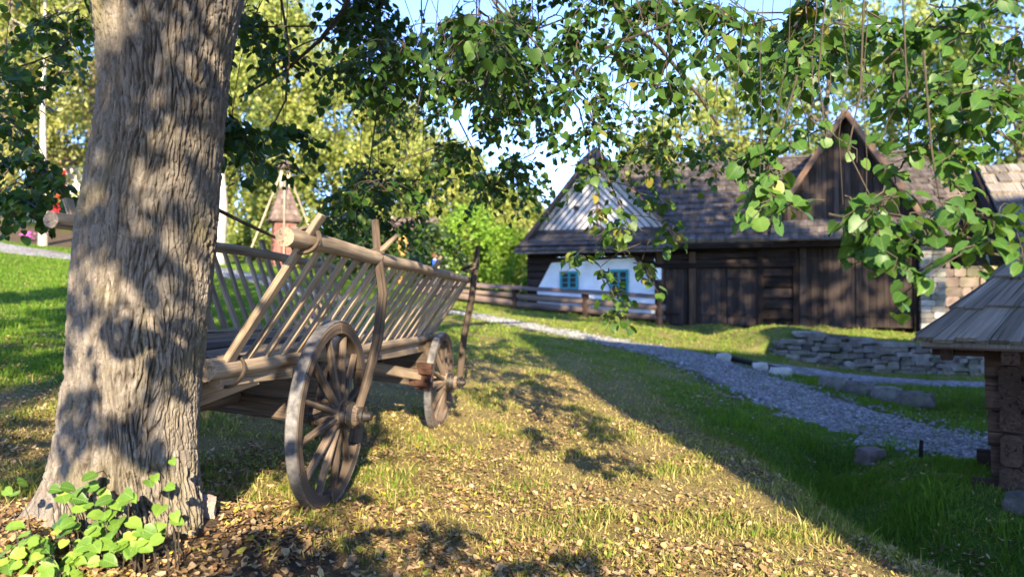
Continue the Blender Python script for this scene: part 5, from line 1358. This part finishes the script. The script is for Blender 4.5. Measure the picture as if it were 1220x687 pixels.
for i, px in enumerate((-140, 150, 330, 450, 545, 690, 760, 880, 1010, 1120, 1240)):
    d = 78 + 9 * (i % 3); x, y = at(px, d)
    labs = ['left of the spruces', 'behind the lime trunk', 'behind the wooden tower', 'behind the shed', 'behind the bright bushes', 'behind the striped gable', 'behind the cottage ridge', 'behind the main barn roof', 'behind the cross gable', 'behind the barn end', 'behind the tall log house']
    if proto is None:
        o = proto = tree('far_tree', 'x', 'tree', x, y, 11.0, 4.2, 0, 600, GF, .08, 190, 34, .4, 'treeleaf', 'darkbark', 'round', .1)
    else:
        o = copy_tree(proto); o.location = (x, y, H(x, y)); k = 1 + .25 * math.sin(i * 2.1); o.scale = (k, k, k * (.75 if 5 <= i <= 6 else 1)); o.rotation_euler = (0, 0, i * 1.3)
    o['label'] = 'distant tree ' + labs[i]

# ------------------------------------------------------------------ small things across the lawn
def build_tower():
    x, y = at(338, 30); b = H(x, y); root = empty('bell_tower', (x, y, 0), (0, 0, .45)); tag(root, 'small red shingled bell tower with pyramid roof and tall open posts', 'tower')
    zt = P(338, 262, 30).z; zr = P(338, 228, 30).z; ztop = P(338, 200, 30).z
    m = MB()
    for i in range(4):
        c0 = [(-.44,-.44),(.44,-.44),(.44,.44),(-.44,.44)]; p, q = c0[i], c0[(i + 1) % 4]; k = .86
        m.shingles((*p, b - .1), (*q, b - .1), (q[0]*k, q[1]*k, zt), (p[0]*k, p[1]*k, zt), 9, .14, .02)
        m.poly([(p[0]*.97, p[1]*.97, b - .2), (q[0]*.97, q[1]*.97, b - .2), (q[0]*k*.97, q[1]*k*.97, zt), (p[0]*k*.97, p[1]*k*.97, zt)], .03, (-(p[0]+q[0]), -(p[1]+q[1]), 0))
    m.build('wall', M['tower'], root)
    m = MB()
    for i in range(4):
        c0 = [(-.58,-.58),(.58,-.58),(.58,.58),(-.58,.58)]; p, q = c0[i], c0[(i + 1) % 4]; k = .2
        m.shingles((*p, zt - .05), (*q, zt - .05), (q[0]*k, q[1]*k, zr + .3), (p[0]*k, p[1]*k, zr + .3), 7, .13, .02)
        m.poly([(*p, zt - .07), (*q, zt - .07), (q[0]*k, q[1]*k, zr + .27), (p[0]*k, p[1]*k, zr + .27)], .03, (0, 0, -1))
    m.build('roof', M['fence'], root)
    for s in (-.14, .14):
        m = MB(); m.beam((s, -.12, zr - .2), (s, -.12, ztop), .11, .11); m.build('post', M['pole'], root)
    m = MB(); m.shingles((-.32, -.42, ztop - .02), (.32, -.42, ztop - .02), (.04, -.12, ztop + .28), (-.04, -.12, ztop + .28), 3, .1, .02); m.shingles((.32, .18, ztop - .02), (-.32, .18, ztop - .02), (-.04, -.12, ztop + .28), (.04, -.12, ztop + .28), 3, .1, .02); m.poly([(-.3,-.4,ztop-.03),(.3,-.4,ztop-.03),(.3,.16,ztop-.03),(-.3,.16,ztop-.03)], .03, (0,0,-1)); m.build('cap_roof', M['fence'], root)
    m = MB(); m.beam((-.14, -.9, b), (-.08, -.60, ztop - .5), .055, .055); m.build('front_pole', M['pole'], root)
    for sx in (-1, 1):
        m = MB(); m.tube([(sx * 1.55, -.4, b), (sx * .15, -.15, ztop - .25)], [.034, .028], 8, .05); m.build('brace', M['pole'], root)
build_tower()

def build_red_door_shed():
    x, y = at(66, 35); b = H(x, y); root = empty('shed', (x, y, 0), (0, 0, .15)); tag(root, 'pale garden shed with red doors beyond the left lawn', 'shed')
    zt = P(60, 196, 35).z
    m = MB(); m.box((-1.3, 0, b - .3), (1.7, .2, zt)); m.box((-1.3, .2, b - .3), (-1.1, 2.2, zt), grain='y'); m.box((1.5, .2, b - .3), (1.7, 2.2, zt), grain='y'); m.box((-1.1, 2.0, b - .3), (1.5, 2.2, zt)); m.build('wall', M['grey_wall'], root)
    for a, c in ((-1.0, -.42), (-.22, .42)):
        m = MB(); m.box((a, -.05, P(60, 258, 35).z), (c, 0, zt - .25), grain='z'); m.build('red_door', M['red'], root)
    m = MB(); m.poly([(-1.6, -.4, zt), (2.0, -.4, zt), (2.0, 1.1, zt + .9), (-1.6, 1.1, zt + .9)], .1, (0, 0, 1)); m.poly([(-1.6, 2.6, zt), (2.0, 2.6, zt), (2.0, 1.1, zt + .9), (-1.6, 1.1, zt + .9)], .1, (0, 0, 1)); m.build('roof', M['fence'], root)
    x, y = at(32, 27); g = H(x, y); root = empty('flower_clump', (x, y, g)); tag(root, 'small clump of pink flowers at the foot of the pale birch', 'flowers')
    r = random.Random(3); C = Crown(4); 
    for k in range(60):
        p = Vector((r.gauss(0, .12), r.gauss(0, .12), r.uniform(.1, .34))); C.leaf(p, Vector((r.gauss(0,1), r.gauss(0,1), .3)).normalized(), Vector((r.gauss(0,.2), -.6, .8)).normalized(), .07, .5); 
        if k % 4 == 0: C.tw.tube([Vector((p.x * .4, p.y * .4, -.02)), p], .004, 4)
    C.build(root, M['pink'], 'blossom', 'stem')
build_red_door_shed()

def build_wood_shed():
    x, y = at(490, 29.5); b = H(x, y); root = empty('wood_shed', (x, y, 0), (0, 0, .1)); tag(root, 'small open wood shed with a sunlit plank end beyond the wagon', 'shed')
    zt = P(490, 272, 29.5).z
    for xx, mt, w in ((-.62, 'beam', .10), (.0, 'barn', .14), (.48, 'barn', .12), (.82, 'beam', .1)):
        m = MB(); m.box((xx - w / 2, -.05, b - .1), (xx + w / 2, .08, zt), grain='z'); m.build('post', M[mt], root)
    m = MB()
    for k in range(3): m.box((-.56 + k * .155, 0, b - .1), (-.56 + k * .155 + .15, .04, zt - .05), grain='z')
    m.build('plank_end', M['shed'], root)
    m = MB(); m.box((.05, .9, b - .1), (.85, .96, zt), grain='z'); m.box((-.6, .9, b - .1), (.04, .96, zt), grain='z'); m.build('back_wall', M['barn'], root)
    m = MB(); m.shingles((-.85, -.4, zt), (1.05, -.4, zt), (1.05, 1.2, zt + .55), (-.85, 1.2, zt + .55), 5, .15, .02); m.poly([(-.8, -.38, zt - .03), (1.0, -.38, zt - .03), (1.0, 1.2, zt + .5), (-.8, 1.2, zt + .5)], .04, (0, 0, -1)); m.build('roof', M['fence'], root)
build_wood_shed()

def build_far_house():
    x, y = at(1208, 48); root = empty('far_house', (x, y, 0), (0, 0, -.3)); tag(root, 'distant orange house glimpsed beside the tall log house', 'house')
    zt = P(1208, 296, 48).z
    m = MB()
    m.poly([(-2.6, 0, H(x, y) - 1), (2.6, 0, H(x, y) - 1), (2.6, 0, zt - .6), (0, 0, zt + .9), (-2.6, 0, zt - .6)], 5, (0, 1, 0)); m.build('wall', M['orange'], root)
    m = MB()
    for s in (-1, 1): m.poly([(0, -.3, zt + .92), (3.0 * s, -.3, zt - .80), (3.0 * s, 5.3, zt - .80), (0, 5.3, zt + .92)], .12, (0, 0, 1))
    m.build('roof', M['grey_wall'], root)
    m = MB(); m.box((-.5, -.04, zt - 1.6), (.5, -.005, zt - .5)); m.build('window', M['pane'], root)
build_far_house()

def build_person():
    x, y = at(518, 27); g = H(x, y); hgt = max(1.5, P(518, 303, 27).z - g); k = hgt / 1.70
    root = empty('person', (x, y, g), (0, 0, 2.2)); root.scale = (k, k, k); tag(root, 'person in a blue shirt standing beyond the wagon rail', 'person')
    import bmesh
    def skin(name, pts, edges, mat, sub=2):
        me = bpy.data.meshes.new(name); me.from_pydata([p[:3] for p in pts], edges, [])
        o = bpy.data.objects.new(name, me); COL.objects.link(o); o.parent = root; me.materials.append(mat)
        bm = bmesh.new(); bm.from_mesh(me); lay = bm.verts.layers.skin.verify()
        for v, p in zip(bm.verts, pts): v[lay].radius = (p[3], p[4] if len(p) > 4 else p[3]); v[lay].use_root = False
        bm.verts.ensure_lookup_table(); bm.verts[0][lay].use_root = True
        bm.to_mesh(me); bm.free()
        md = o.modifiers.new('skin', 'SKIN'); md.use_smooth_shade = True; ms = o.modifiers.new('sub', 'SUBSURF'); ms.levels = sub; ms.render_levels = sub
        return o
    body = [(0,0,.92,.12,.10), (0,0,1.12,.12,.09), (0,0,1.32,.14,.10), (0,0,1.43,.07), (0,0,1.50,.052), (0,-.01,1.58,.085,.095), (0,-.01,1.66,.07,.08),
            (-.17,0,1.38,.06), (-.22,-.03,1.12,.045), (-.20,-.16,.90,.036), (-.19,-.22,.82,.03), (.17,0,1.38,.06), (.22,-.02,1.12,.045), (.22,-.10,.88,.036), (.21,-.14,.80,.03),
            (-.09,0,.84,.09), (-.10,-.01,.48,.06), (-.10,.02,.09,.042), (-.11,-.10,.035,.035), (.09,0,.84,.09), (.10,-.01,.48,.06), (.10,.02,.09,.042), (.11,-.10,.035,.035)]
    ed = [(0,1),(1,2),(2,3),(3,4),(4,5),(5,6),(2,7),(7,8),(8,9),(9,10),(2,11),(11,12),(12,13),(13,14),(0,15),(15,16),(16,17),(17,18),(0,19),(19,20),(20,21),(21,22)]
    skin('body', body, ed, M['skin'])
    skin('shirt', [(0,0,.94,.145,.125), (0,0,1.12,.145,.115), (0,0,1.32,.165,.125), (0,0,1.42,.09), (-.18,0,1.38,.08), (-.22,-.03,1.16,.066), (.18,0,1.38,.08), (.22,-.02,1.16,.066)], [(0,1),(1,2),(2,3),(2,4),(4,5),(2,6),(6,7)], M['bluecloth'])
    skin('trousers', [(0,0,.92,.145,.12), (-.09,0,.82,.11), (-.10,-.01,.48,.078), (-.10,.02,.10,.06), (.09,0,.82,.11), (.10,-.01,.48,.078), (.10,.02,.10,.06)], [(0,1),(1,2),(2,3),(0,4),(4,5),(5,6)], M['trousers'])
    skin('hair', [(0,.015,1.62,.10,.105), (0,.03,1.67,.082,.09), (0,.05,1.54,.075,.05)], [(0,1),(0,2)], M['hair'])
build_person()
